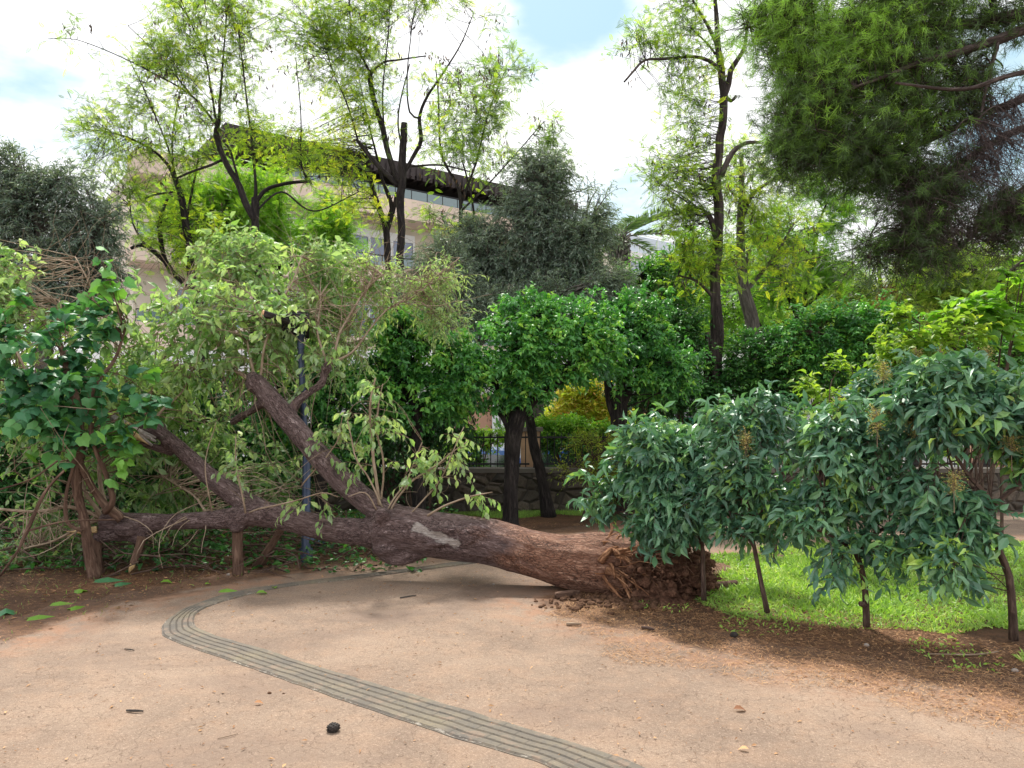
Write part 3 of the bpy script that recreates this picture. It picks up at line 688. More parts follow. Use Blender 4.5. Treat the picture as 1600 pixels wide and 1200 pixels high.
M_rootlet=bark_mat('rootlet_bark',(.05,.022,.014),(.13,.065,.042),(.26,.15,.10),2,.4,.005)
tag(a.build('roots',M_rootlet,FT))
b=Acc()   # soil still clinging to the roots, heaped over the bed edge
def clod(a,c,r,sub=1,sq=.75,seed=0,amp=.35):
    bm=bmesh.new(); bmesh.ops.create_icosphere(bm,subdivisions=sub,radius=1.0)
    V=np.array([v.co[:] for v in bm.verts]); F=np.array([[v.index for v in f.verts] for f in bm.faces]); bm.free()
    V=V*(1+amp*fbm(V+seed*3.1,1.3,3,seed%7)[:,None]); a.add(V*np.array((1,1,sq))*r+np.array(c),[F],RNG.uniform(),V*r+seed)
def clod_mat(name,dk,md_,lt):
    m,t,p=mat(name); co=objco(t); n1=noise(t,co,14,8,.75); n2=noise(t,co,60,6,.7)
    c=ramp(t,n1,[(.32,dk),(.5,md_),(.68,lt)]); c=mixc(t,rng_(t,n2,.55,.7,0,.5),c,tuple(min(1,x*1.7) for x in lt))
    t.links.new(c,p.inputs['Base Color']); p.inputs['Roughness'].default_value=.97; p.inputs['Specular IOR Level'].default_value=.12
    bump(t,p,mth(t,'ADD',n1,n2),1,.03); return m
M_clod=clod_mat('root_soil',(.050,.026,.018),(.14,.070,.046),(.27,.145,.095))
cc=P(1020,900,7.2)
clod(b,(cc[0],cc[1],.12),.33,4,.85,5,.6); clod(b,(cc[0]+.26,cc[1]+.05,.04),.30,4,.75,9,.5); clod(b,(cc[0]-.20,cc[1]-.14,.0),.27,4,.6,12,.5); clod(b,(cc[0]-.02,cc[1]-.30,.0),.30,4,.45,13,.6)
for i in range(1100):
    u_=nrm(RNG.normal(size=3)); q=cc+np.array((.02,-.10,0))+u_*np.array((.54,.46,.36))*RNG.uniform(.75,1.05); q[2]=abs(q[2]-.25)*.9+.01
    clod(b,q,RNG.choice([.012,.022,.045],p=[.5,.35,.15])*RNG.uniform(.7,1.3),1,.8,i,.5)
b.build('root_ball',M_clod,FT,smooth=False)
b=Acc(); c1=P(965,930,6.75)
for i in range(380):
    x=RNG.normal(0,.40)+.1; y=RNG.normal(0,.17)+.1*x; r=RNG.uniform(.006,.035)*(1.2 if abs(x)<.5 else .7)
    clod(b,(c1[0]+x,c1[1]+y-.04,r*.4),r,1,.7,i,.5)
M_loose=clod_mat('loose_soil',(.05,.027,.018),(.13,.072,.045),(.24,.13,.08))
tag(b.build('loose_soil_clods',M_loose,smooth=False),'crumbled red brown soil spilled around the foot of the uprooted tree','soil',kind='stuff')

# crown of the fallen tree
sk_f=SKH[:,:4]; extra_l=[]
tl,tw=Acc(),Acc()
# secondary limbs inside the wilted crown
sec=[[(390,588,7,8.4),(360,576,5,8.6),(318,575,4,8.8),(270,566,2.5,9.0)],[(398,590,6,8.4),(388,540,4,8.6),(372,480,3,8.9),(350,420,2,9.2)],[(404,592,5,8.4),(418,540,4,8.5),(440,470,3,8.7),(470,400,2,8.9)],
 [(513,570,5,8.35),(530,520,3.5,8.5),(560,470,3,8.7),(600,430,2,9.0)],[(513,570,5,8.35),(560,545,3,8.5),(600,490,2.5,8.8),(660,450,1.8,9.1),(720,400,1.2,9.3)],[(506,575,5,8.35),(495,520,3,8.5),(500,460,2,8.7)],
 [(228,660,7,8.32),(200,610,5,8.4),(180,540,4,8.6),(150,470,3,8.8),(120,400,2,9.0)],[(228,660,6,8.32),(240,600,4,8.5),(270,520,3,8.8),(290,440,2,9.1)],[(236,664,5,8.3),(290,600,3,8.6),(330,520,2,8.9)],
 [(158,812,7,7.95),(110,790,6,7.9),(60,800,5,7.8),(-20,795,4,7.8)],[(158,810,7,7.95),(130,760,6,7.9),(105,700,5,7.9),(60,620,4,8.0),(20,540,3,8.2)],[(165,808,7,8),(150,720,6,8.2),(160,640,5,8.4),(120,560,4,8.5),(90,470,3,8.7)],
 [(330,805,5,7.9),(300,770,3,8.3),(250,740,2.5,8.7)],[(160,815,6,8),(100,840,4,8.1),(40,860,3,8.2)],[(700,838,4,7.4),(600,812,3,7.9),(640,745,2.5,8.2),(700,716,1.6,8.4)]]
for i,rows in enumerate(sec[:-1]):
    s_=spline(np.array([(*P(r[0],r[1],r[3]),r[2]*.5*MPX(r[3])) for r in rows]),step=.1); s_[:,:3]+=.05*np.stack([vn(s_[:,:3]*2.5+c*9,c) for c in range(3)],1)
    tubes(tw,s_[:,:3],s_[:,3],7,lump=.1,seed=i); extra_l.append(s_)
sk2=np.concatenate(extra_l)
kw=dict(kind='oval',ratio=.44,spr=.30,droop=.25,hang=.55,side=.7,twr=(.0055,.0018),out=.3,upb=.12,clump=.20,upn=1.1,sag=.06,sprd=.5,gap=.52,gsc=1.15)
EX=[]
EX.append(crown(tl,tw,sk2,BL(8.9,[(300,520,150,90,0,1.),(430,430,120,75,.2,.9),(210,570,130,100,.1,1.),(120,450,100,80,.2,.8),(260,640,120,80,.4,.9),(420,540,90,60,.2,.8),(520,440,70,60,.3,.8),(60,560,80,90,.0,.8),(480,380,50,30,.3),(300,420,90,40,.4)]),470,3,6,.122,shell=.0,base=.62,**kw))
EX.append(crown(tl,tw,sk2,BL(9.1,[(60,400,80,50,0,.7),(150,380,60,40,.2,.6),(20,480,60,60,.1,.6),(380,360,50,25,.3,.5),(460,350,50,25,.3,.5)]),85,4,6,.11,shell=.0,base=.6,**kw))
crown(tl,tw,sk2,BL(8.7,[(100,690,110,90,.2),(330,690,100,70,.6),(60,800,90,60,.3),(250,790,130,50,.9),(420,740,60,60,.5),(180,870,160,20,.2),(60,880,80,30,-.2)]),130,5,6,.11,shell=.15,base=.35,**kw)
kwt=dict(kw); kwt.update(kind='long',ratio=.24,clump=.15)
EX.append(crown(tl,tw,sk2,BL(9.0,[(600,450,60,45,.1),(650,455,65,40,.3),(540,540,50,50,0),(560,410,60,40,.2),(700,500,50,40,.3),(500,490,60,60,.2),(690,440,40,40,.5)]),120,7,8,.075,shell=.05,base=.75,**kwt))
# bare tan twigs, many
ex_=np.concatenate(EX)[::7]; sk2b=np.concatenate([sk2,np.column_stack((ex_,np.full(len(ex_),.003)))])
def twigs(tw,blobs,skel,n,r=(.006,.0015),sag=.1,seed=0):
    C,_=blob_pts(blobs,n,.1); dd=((C[:,None,:]-skel[None,:,:3])**2).sum(2); dd=(dd+.08)*RNG.uniform(.3,2.5,dd.shape); A=skel[dd.argmin(1),:3]
    tt=np.linspace(0,1,8)[None,:,None]; C=C+(C-A)*RNG.uniform(0,.6,(n,1)); ln=np.linalg.norm(C-A,axis=1)[:,None]
    ctl=(A+C)/2+RNG.normal(0,.22,(n,3))*ln+np.array((0,0,sag))*ln
    pt=(1-tt)**2*A[:,None]+2*tt*(1-tt)*ctl[:,None]+tt**2*C[:,None]; pt+=.025*np.stack([vn(pt*6+c*7+seed,c) for c in range(3)],-1)
    tubes(tw,pt,np.linspace(r[0],r[1],8)[None,:]*np.ones((n,1)),4,cap=False)
twigs(tw,BL(8.6,[(330,500,190,130),(150,600,150,120),(520,480,90,90),(640,440,110,50),(100,800,130,70),(470,760,60,60),(400,620,120,80),(120,450,90,90)]),sk2b,620,(.0048,.0013))
twigs(tw,BL(8.9,[(330,400,150,50),(450,360,80,50),(140,370,110,60),(40,400,60,60),(600,400,70,50),(700,440,60,40)]),sk2b,90,(.003,.001),.02)
twigs(tw,BL(7.6,[(90,700,110,120),(60,840,90,50),(250,850,100,20)]),sk2,60,(.008,.002))
tl.build('wilted_leaves',L_fall,FT,smooth=False); tw.build('twigs',B_twig,FT)
# upright water sprouts on the trunk
sl_,st_=Acc(),Acc()
spr=[[(594,795,4.5,7.55),(586,740,4,7.5),(582,690,3.5,7.5),(580,640,3,7.5),(586,590,1.5,7.5)],[(596,797,3,7.6),(598,730,2.5,7.6),(590,660,2,7.6),(598,600,1,7.6)],
 [(610,800,3,7.5),(640,755,2.5,7.5),(690,722,2,7.6),(730,690,1,7.7)],[(606,800,2.5,7.5),(640,740,2,7.5),(660,690,1.5,7.6)],[(668,808,3,7.3),(700,788,2.6,7.3),(740,775,2,7.3),(768,770,1,7.3)],
 [(600,795,2.5,7.5),(560,720,2,7.4),(540,660,1.5,7.4)],[(590,800,2,7.4),(570,770,1.6,7.3),(545,775,1,7.3)],[(385,800,3,7.55),(372,740,2,7.5),(368,680,1,7.5)],[(390,800,2,7.5),(440,790,2,7.4),(500,770,1.4,7.4),(530,775,1,7.4)],[(330,800,2,7.7),(320,720,1.5,7.7),(338,660,1,7.7)],
 [(470,760,2,7.9),(520,700,1.6,7.8),(540,640,1,7.8)],[(640,808,2,7.4),(690,745,1.6,7.5),(725,668,1,7.6)]]
sks=[]
for i,rows in enumerate(spr):
    s_=spline(np.array([(*P(r[0],r[1],r[3]),r[2]*.62*MPX(r[3])) for r in rows]),step=.06); s_[:,:3]+=.02*np.stack([vn(s_[:,:3]*5+c*9,c) for c in range(3)],1)
    tubes(st_,s_[:,:3],s_[:,3],6,seed=i); sks.append(s_)
sks=np.concatenate(sks)
kw3=dict(kind='oval',ratio=.48,spr=.20,droop=.35,hang=.9,side=.5,twr=(.0045,.0016),out=.3,upb=.2,clump=.16,upn=.8,sag=.05)
crown(sl_,st_,sks,BL(7.5,[(585,640,40,55,0,.2),(650,740,50,45,.1,.2),(700,700,40,45,.1,.15),(565,700,25,45,.2,.2),(740,775,25,15,-.1,.1),(380,720,35,70,.1,.2),(480,785,70,16,-.05,.1),(520,690,30,60,.3,.2)]),58,3,4,.088,base=.72,**kw3)
crown(sl_,st_,sk2,BL(8.3,[(455,500,45,25,0,.15),(500,560,30,40,0,.15),(470,600,25,30,0,.1)]),30,2,4,.10,base=.65,**kw3)
twigs(st_,BL(7.5,[(590,650,60,60,0,.2),(660,740,60,50,.1,.2),(440,770,90,30,0,.2)]),sks,60,(.003,.001))
sp=st_.build('sprout_stems',B_twig,FT); sl_.build('sprout_leaves',L_fall,sp,smooth=False)
# vine with large dark leaves on the broken stems at the left
IV=thing('climbing_vine','climbing vine with large dark blue green leaves wrapping the broken stems at the left','vine',G(135,900))
iv,ivl=Acc(),Acc()
vs=[[(150,905,16,7.7),(140,870,14,7.7),(133,820,11,7.7),(120,760,12,7.7),(122,700,17,7.7),(118,650,18,7.75),(110,600,10,7.8),(95,540,6,7.9)],[(190,812,12,7.8),(160,785,10,7.75),(135,745,9,7.7),(112,700,12,7.7),(108,650,12,7.7)],
 [(165,800,9,7.7),(176,780,8,7.6),(165,740,6,7.6),(148,700,5,7.6),(140,655,6,7.65)],[(128,830,4,7.6),(105,815,5,7.6),(104,770,4,7.6),(118,720,4,7.6)],[(130,655,7,7.8),(150,600,5,7.8),(180,560,4,7.9),(200,500,2,8)],
 [(0,900,3,7.0),(28,860,3,7.0),(42,830,5,7.1),(70,770,4,7.2),(100,735,3,7.3)],[(42,830,3,7.1),(100,815,2,7.2),(180,812,2,7.4)],[(0,765,2,7.2),(50,748,2,7.2),(90,720,2.5,7.3)],[(115,650,5,7.8),(70,620,4,7.7),(30,600,3,7.6),(-20,590,2,7.5)]]
for i,rows in enumerate(vs):
    s_=spline(np.array([(*P(r[0],r[1],r[3]),r[2]*.62*MPX(r[3])) for r in rows]),step=.05); tubes(iv,s_[:,:3],s_[:,3],9,lump=.25,seed=i+2); vs[i]=s_
skv=np.concatenate(vs)
crown(ivl,iv,skv,BL(7.6,[(90,570,110,60,0,.4),(150,600,80,60,.1,.35),(60,650,90,45,0,.3),(30,520,60,60,.1,.4),(130,660,50,40,0,.3),(210,620,50,30,0,.2),(120,500,80,40,.3,.3),(210,650,40,30,.1,.2),(240,640,35,22,0,.15),(40,600,60,40,0,.3)]),92,3,4,.125,kind='lobe',ratio=.95,spr=.22,droop=.3,hang=.3,side=.9,twr=(.006,.003),gap=.45,gsc=2.2,base=.55,clump=.14,upn=.6,sag=.05,upb=0)
crown(ivl,iv,skv,BL(7.6,[(150,430,40,50,.2,.2),(190,700,25,25,0,.1),(200,720,20,30,0,.1),(215,500,20,30,.3,.2)]),12,2,2,.15,kind='lobe',ratio=.95,spr=.15,base=.95,clump=.05,hang=.7,droop=.3)
iv.build('stems',B_stub,IV); ivl.build('leaves',L_ivy,IV,smooth=False)
# ================================================================== YOUNG PRIVET TREES, RIGHT
PG='young privet trees along the lawn edge'
skw=dict(kind='oval',ratio=.37,spr=.18,droop=.40,hang=.30,side=.85,twr=(.005,.0018),out=.5,upb=.12,clump=.17,upn=.9,sag=.15,sprd=.33,gap=.42,gsc=2.3,shell=.15,curl=.6)
def sapling(label,Y,limbs,blobs,ncl,nspr=4,k=7,leaf=.112,pan=(),base=.5,kn=None,minz=.68):
    limbs=[[(q[0],q[1],q[2]*.62,*q[3:]) for q in l] for l in limbs]; ncl=int(ncl*.54)
    r=tree('privet_tree',label,'tree',Y,limbs,blobs,B_sap,L_sap,ncl,nspr,k,leaf,PG,lsides=10,wob=.5,base=base,minz=minz,**skw)
    if pan:
        for (px,py,dy) in pan:
            a,b=Acc(),Acc()
            c=P(px,py,Y+dy); n=70; u_=nrm(RNG.normal(size=(n,3))+np.array((0,0,.6)))
            O=c+np.array((0,0,.12))*RNG.uniform(-.6,.5,(n,1))
            D=u_; sprig_leaves(a,O,D,.075,7,.012,.1,.5+.25*RNG.normal(size=n),kind='dia',ratio=.8,tw=b,twr=.0012)
            tubes(b,np.array([c-np.array((0,0,.2)),c+np.array((0,0,.08))]),np.array([.003,.001]),4)
            a.merge(b,1); a.build('flower_panicle',[M_pan,B_twig],r,smooth=False)
    return r
g1=gy(6.75)
sapling('bushy young privet tree whose leaves overhang the root ball of the fallen tree',6.62,[[(1100,938,7),(1098,890,6),(1096,845,5.5),(1075,800,4.5),(1040,760,3.5),(1000,720,2.5)],[(1096,845,4.5),(1110,790,3.5),(1105,730,2.5)],[(1090,815,3.5),(1030,800,3,.2),(960,800,2,.2)]],
  [(985,755,85,70),(1050,790,60,60),(930,790,45,45),(1010,700,70,45),(1085,740,60,80),(1010,820,90,30),(950,820,45,22),(915,770,40,40),(960,700,40,30)],420,minz=.66)
sapling('young privet tree with a thin trunk rising just behind the clump of roots',7.6,[[(1090,gy(7.6)+2,5),(1091,860,4.5),(1095,800,4),(1110,730,3)],[(1094,820,3),(1060,760,2)]],
  [(1110,680,80,70),(1060,700,60,50),(1150,640,50,50),(1020,680,60,50)],85,leaf=.115)
sapling('slender privet sapling with a slanting dark trunk, second from the roots',6.25,[[(1199,957,7.5),(1190,915,6),(1182,870,5.5),(1174,830,5),(1168,780,4),(1160,710,3)],[(1182,865,3.5),(1168,840,3),(1150,838,2)],[(1172,810,3.5),(1220,780,3),(1255,760,2)]],
  [(1170,740,85,65),(1160,650,50,45),(1240,740,60,60),(1130,780,50,45),(1210,810,60,35),(1150,835,28,24),(1200,640,50,45)],190,pan=[(1165,690,-.2)])
sapling('privet sapling standing at the far side of the lawn strip behind the others',8.3,[[(1210,gy(8.3)+2,5),(1212,840,4.5),(1215,790,4),(1225,720,3)]],
  [(1250,690,80,60),(1290,640,70,55),(1220,640,60,50),(1300,720,60,50)],75,base=.5)
sapling('privet sapling with a knobbly forked trunk and low drooping leaf clusters',5.85,[[(1354,979,9),(1353,945,8.5),(1350,905,8),(1338,865,7),(1322,838,5.5),(1300,800,4),(1280,750,3)],[(1338,865,6),(1352,840,5),(1390,820,4.5),(1420,770,3)],[(1338,862,4,-.02),(1300,838,3,-.1),(1270,825,2,-.1)],[(1350,945,8),(1344,942,7,-.05)]],
  [(1290,760,75,60),(1370,740,80,70),(1330,690,90,60),(1400,830,45,45,-.2),(1300,890,22,22,-.3),(1340,860,40,30,-.2),(1260,810,45,45),(1420,870,35,30,-.3),(1330,650,70,40)],240,minz=.40,pan=[(1310,640,.3),(1345,700,.1),(1380,580,.2)])
sapling('privet tree at the right edge with panicles and a dark trunk curving to the left',5.5,[[(1584,1000,11),(1582,950,9.5),(1577,900,9),(1562,860,8.5),(1553,815,7.5),(1548,780,6.5),(1515,745,5),(1480,690,3)],[(1550,790,5.5),(1590,760,5),(1640,720,3)],[(1548,782,4.5),(1520,770,4),(1490,740,3),(1470,650,2)]],
  [(1520,720,100,75),(1470,650,80,65),(1570,650,80,80),(1490,800,60,50),(1580,800,60,55),(1480,880,30,30,-.3),(1560,840,60,35),(1440,760,50,60),(1620,720,60,90),(1500,590,70,45),(1560,740,70,60)],400,leaf=.118,minz=.42,
  pan=[(1400,640,.1),(1370,655,0),(1500,625,.2),(1540,560,.3),(1580,690,-.2),(1490,755,-.3),(1430,670,0)])
sapling('tall privet tree behind the right edge one, its top against the pine shade',6.9,[[(1480,gy(6.9)+2,7),(1478,860,6),(1470,780,5),(1460,680,4),(1450,600,3)]],
  [(1440,640,90,60),(1420,590,60,40),(1530,570,70,50),(1370,620,50,40)],150,pan=[(1432,560,0),(1555,600,0),(1470,560,.2)],base=.6)
# big-leaved yellow green shrub behind them
def bush(name,label,cat,Y,blobs,leafm,ncl,nspr,k,leaf,group=None,z0=0.0,bark=None,stems=6,**kw):
    b=BL(Y,blobs); c=np.mean([x[0] for x in b],0); base=np.array((c[0],Y,z0)); rows=[]
    for i in range(stems):
        t=b[RNG.integers(len(b))]; e=t[0]+RNG.normal(0,.35,3)*t[1]; m=(base+e)/2+np.array((0,0,.15)); s_=base+np.array((RNG.normal(0,.12)+ (e[0]-base[0])*.35,RNG.normal(0,.1),0))
        rows.append(np.array([(*s_,.018+.004*Y/8),(*m,.014),(*e,.006)]))
    a,sk=limbs_acc(rows,None,7,step=.2); r=thing(name,label,cat,base,group); a.build('stems',bark or B_sap,r)
    lv,tw=Acc(),Acc(); crown(lv,tw,sk,b,ncl,nspr,k,leaf,minz=z0+.05,**kw); tw.build('branches',bark or B_sap,r); lv.build('foliage',leafm,r,smooth=False); return r
bush('shrub','yellow green shrub with broad layered leaves above the privet trees','shrub',8.6,[(1400,560,55,35),(1450,535,60,35),(1350,590,50,30),(1310,640,45,45),(1500,520,50,25),(1420,500,30,12),(1280,620,30,25)],L_yellow,75,4,6,.11,kind='oval',ratio=.55,spr=.22,droop=.2,base=.35,clump=.15,upn=.3)
bush('shrub','big leaved shrub reaching in under the pine at the right edge','shrub',9.0,[(1510,500,45,16),(1570,480,50,16),(1590,430,25,10),(1430,520,30,10)],L_bright,34,3,4,.13,kind='lobe',ratio=.9,spr=.3,droop=.2,base=.4,clump=.12,upn=.25)

# ================================================================== ORANGE TREES
OG='orange trees in the shade by the garden wall'
okw=dict(kind='oval',ratio=.5,spr=.20,droop=.25,hang=.25,side=.8,twr=(.012,.004),out=.7,upb=.12,clump=.2,upn=.7,sag=.05,stems=False,sprd=.4)
yo=11.0; go=gy(yo)+2
tree('orange_tree','orange tree with a dense glossy round crown and a dark trunk forking low','tree',yo,[[(797,go,13),(798,770,11),(801,710,12),(806,660,14),(812,640,13)],[(812,650,9),(840,620,7),(866,605,6),(890,570,5),(900,520,3)],[(806,660,8),(790,640,6),(780,610,5),(750,570,4)],[(812,645,9),(815,600,7),(815,540,5),(830,490,3)],[(800,680,6),(785,650,5),(770,640,4)],[(797,go,20),(797,go-12,14),(798,go-50,9)]],
  [(800,560,85,75),(850,530,90,70),(760,600,70,55),(880,555,70,45),(820,490,60,40),(930,530,60,50),(810,605,60,28),(900,500,50,40)],B_dark,L_orange,430,6,8,.082,OG,base=.5,shell=.45,**okw)
yo=12.0
tree('orange_tree','orange tree behind with two close dark trunks half hidden by privet leaves','tree',yo,[[(975,gy(yo)+2,14),(973,760,12),(970,700,12),(966,650,13),(968,630,12)],[(968,640,8),(990,600,6),(1020,560,4)],[(966,640,8),(950,600,6),(940,560,4)],[(969,640,8),(972,580,6),(980,520,4)],[(962,660,5),(952,630,5),(948,600,4)]],
  [(980,540,70,75),(1040,560,55,60),(950,550,55,40),(1010,490,50,50),(1060,590,40,30),(930,500,40,45),(1035,595,50,25)],B_dark,L_orange,330,6,8,.08,OG,base=.42,shell=.45,**okw)
yo=10.6
tree('orange_tree','bright green topped orange tree behind the leafy sprout of the fallen trunk','tree',yo,[[(655,gy(yo)+2,11),(655,760,10),(652,700,9),(650,650,9),(640,600,7),(630,540,4)],[(650,650,6),(690,610,5),(710,570,3)]],
  [(640,530,70,55),(690,560,60,60),(600,580,60,60),(660,620,80,50),(720,600,45,50),(560,620,50,60),(620,500,40,25)],B_dark,L_orange,330,6,8,.082,OG,base=.52,shell=.45,**okw)
yo=10.2
tree('orange_tree','dark leaved orange tree standing right behind the blue lamp post','tree',yo,[[(500,gy(yo)+2,11),(500,770,10),(498,700,9),(490,640,7),(480,580,5)],[(498,700,6),(450,640,5),(430,590,4)]],
  [(440,610,60,70),(500,600,60,70),(470,540,60,40),(540,660,40,60),(440,680,50,40)],B_dark,L_orange,230,6,8,.08,OG,base=.38,shell=.4,**okw)
yo=12.3
tree('leaning_tree','thin dark tree leaning left in front of the stone wall','tree',yo,[[(858,gy(yo)+1,13),(850,770,9),(842,730,8),(834,690,7.5),(828,650,7),(822,610,5)]],
  [(820,590,35,30),(850,600,30,25)],B_dark,L_dark,30,5,7,.08,base=.4,**okw)
# dark cascading shrubs
bush('shrub','very dark drooping shrub under the orange trees left of the pink wall','shrub',12.2,[(680,660,65,60),(620,680,60,70),(560,700,50,60),(710,630,40,30)],L_dark,230,6,8,.075,base=.12,clump=.1,kind='oval',ratio=.5,spr=.25,droop=.7,hang=.6,stems=10)
for lab,b_,Yb,base_,n_ in [('dark broadleaf shrub behind the lamp post foot',[(420,700,60,60),(470,740,50,40),(380,640,50,50)],11.6,.3,190),
   ('deep green shrub filling the gap under the wilted crown',[(300,690,80,90),(240,740,70,70),(330,610,70,50)],11.9,.25,260),
   ('deep green shrub behind the vine wrapped stems',[(130,720,90,100),(60,760,80,90),(170,620,80,60)],11.4,.28,300),
   ('shadowy shrub at the left edge of the garden',[(-40,740,90,120),(20,820,70,50),(-20,620,70,60)],10.6,.3,260)]:
    bush('shrub',lab,'shrub',Yb,b_,L_dark,n_,6,8,.085,base=base_,clump=.15,kind='oval',ratio=.5,spr=.26,droop=.4,hang=.3,stems=8,group='dark shrubs against the garden fence')
# evergreen hedge mass at the right
for lab,b_,Yb,m_,bs,n_ in [('rounded bright topped evergreen shrub beneath the leafy background trees',[(1300,530,80,55),(1370,510,60,45),(1250,560,60,50),(1330,580,90,40)],13.0,L_orange,.5,420),
    ('dark evergreen shrub right of the tall furrowed trunk',[(1180,560,55,45),(1220,600,70,45),(1150,610,40,50)],13.4,L_dark,.35,300),
    ('dark evergreen shrub left of the tall furrowed trunk',[(1050,560,50,50),(1080,610,50,50),(1020,620,50,40),(1070,510,30,30)],13.6,L_dark,.35,300),
    ('mid green shrub below the pine branches at the right',[(1450,560,70,45),(1540,560,80,45),(1500,610,90,40)],12.6,L_dark,.6,300)]:
    bush('shrub',lab,'shrub',Yb,b_,m_,n_,6,8,.085,base=bs,clump=.18,kind='oval',ratio=.48,spr=.24,droop=.15,group='evergreen shrubs behind the lawn',z0=-.6,stems=8)
bush('conifer_shrub','feathery yellowish thuja shrub peeping out behind the privet leaves','shrub',11.6,[(960,715,55,25),(930,690,40,10),(940,745,50,12),(900,735,30,8)],L_autumn,120,5,8,.06,base=.12,clump=.12,kind='long',ratio=.2,spr=.25,droop=.1,side=.6)

# ================================================================== OLIVE AND GREY TREES
olk=dict(kind='long',ratio=.20,spr=.42,droop=.35,hang=.25,side=.6,twr=(.02,.005),out=.5,upb=.15,clump=.16,upn=1.0,stems=True,sprd=.3,stemr=.0035)
tree('olive_tree','tall grey green olive tree with a dense domed crown in the middle distance','tree',15.0,[[(830,gy(15,-.6),16),(835,650,14),(838,560,12),(842,470,9),(850,380,6),(850,300,3)],[(838,560,8),(780,480,6),(760,400,4)],[(840,520,8),(890,450,6),(910,370,4)]],
  [(840,330,70,70),(790,400,80,60),(890,390,65,70),(850,270,45,40),(730,430,60,50),(920,430,50,50),(840,450,110,45),(930,300,28,20),(945,350,25,30),(880,270,25,22),(830,245,25,20),(730,360,40,30)],B_grey,L_olive,760,8,13,.095,z0=-.6,base=.42,shell=.25,gap=.12,**olk)
tree('olive_tree','low silvery olive tree below the domed one with drooping twigs','tree',14.0,[[(720,gy(14,-.6),12),(722,640,10),(725,540,8),(720,470,5),(700,420,3)],[(724,560,7),(800,490,5),(900,460,3)]],
  [(900,460,80,35),(820,480,80,35),(740,480,70,45),(680,450,60,50),(960,450,35,40),(690,400,40,30)],B_grey,L_olive,430,8,12,.085,z0=-.6,base=.55,shell=.25,gap=.1,**olk)
tree('olive_tree','dark bluish olive tree at the left edge rising behind the wilted crown','tree',13.5,[[(60,gy(13.5,-.6),18),(65,640,15),(70,540,12),(75,450,9),(60,360,5),(40,280,3)],[(70,520,8),(120,430,6),(150,360,3)],[(68,500,7),(20,420,5),(-20,340,3)]],
  [(60,340,85,50),(130,370,60,50),(10,330,60,60),(90,420,90,55),(40,270,45,30),(150,430,40,40),(-30,430,60,70),(70,480,100,50),(0,245,30,25),(110,290,50,30),(170,340,25,22)],B_grey,L_olive,640,8,13,.10,z0=-.6,base=.25,shell=.2,gap=.15,**olk)

# ================================================================== SPARSE LOCUST TREES AGAINST THE SKY
def locust(label,Y,limbs,blobs,ncl,leaf=.155,lsc=.62,lm=None,pods=0,gap=.35,base=.45,nspr=3,k=4,bark=None,group='sparse locust trees',shell=.0,z0=-.6,spr=.42,name='locust_tree',extra=None):
    ncl=int(ncl*1.2); limbs=[[(q[0],q[1],q[2]*lsc,*q[3:]) for q in l] for l in limbs]
    r=tree(name,label,'tree',Y,limbs,blobs,bark or B_dark,lm or L_locust,ncl,nspr,k,leaf,group,z0=z0,kind='pin',ratio=1,spr=spr,droop=.2,hang=.25,side=.9,twr=(.0065,.0022),out=.35,upb=.35,
        clump=.2,upn=.8,gap=gap,gsc=.9,shell=shell,sag=.0,stems=True,stemr=.003,sprd=.45,base=base,wob=.6,extra=extra,pods=pods)
    return r
Y=14.5; g0=gy(Y,-.6)
locust('locust tree with a black forked trunk and thin upright shoots, clusters of dark pods',Y,
 [[(402,g0,13),(402,560,12),(401,450,11),(399,370,10),(398,310,10)],[(399,345,9),(385,320,8.5),(372,285,8),(352,250,7),(338,215,7),(342,190,6)],[(342,195,4),(346,120,3),(352,50,2),(356,-40,1.5)],[(345,205,3.2),(300,150,2.4),(240,115,1.9),(180,85,1.4),(120,62,1),(75,60,.7)],[(300,150,2),(250,90,1.4),(200,40,1)],[(340,205,3.5),(330,140,2.6),(318,80,2),(290,20,1.3)],[(398,320,7),(400,290,4),(394,230,3),(384,140,2.2),(372,40,1.4)],
  [(398,318,6),(415,298,5),(440,288,4.5),(480,283,4),(486,287,3)],[(480,283,3),(470,250,2),(470,180,1.6),(462,90,1.1)],[(350,248,4),(330,258,3.5),(300,268,3),(276,278,3)],[(375,290,3),(360,235,3),(352,225,2.5)],[(399,330,3),(440,300,2.5),(490,330,2),(560,300,1.2)]],
 [(300,110,90,70),(390,60,80,70),(350,180,80,50),(250,170,70,40),(440,120,60,60),(180,80,55,25,0,1.),(130,65,45,14,0,.8),(430,220,70,35),(330,20,70,35),(500,260,60,30),(270,55,50,35),(360,-10,120,40),(250,110,60,50)],380,pods=120,gap=.42)
locust('low dark locust tree with knotty crooked limbs in front of the pale building corner',Y+.4,
 [[(318,g0,13),(316,560,12),(312,480,11),(298,420,10),(294,375,9),(290,345,9),(280,300,8),(272,277,6),(262,258,4),(240,235,3),(200,215,2.4),(165,205,1.6)],[(312,470,8),(285,440,7.5),(268,425,7),(258,408,7),(240,392,6),(222,382,5.5),(205,388,4)],[(258,405,5),(252,380,6),(250,345,5),(262,310,3)],[(228,384,3),(215,365,2.5),(205,340,2),(203,300,1.2)],[(290,350,4),(300,300,3),(310,250,2)],[(276,280,3),(262,230,2.2),(230,150,1.7),(200,90,1.2)],[(272,278,2.6),(270,210,2),(285,120,1.5)],[(270,300,3),(240,305,2.5),(215,315,2)]],
 [(290,235,60,40),(200,200,80,50),(150,215,45,30),(250,250,60,40),(220,320,35,40),(260,380,40,40),(300,330,50,50),(230,130,60,50),(320,400,50,40),(160,260,40,30),(190,300,40,30)],330,pods=60,gap=.30,base=.45)
Y=15.2; g0=gy(Y,-.6)
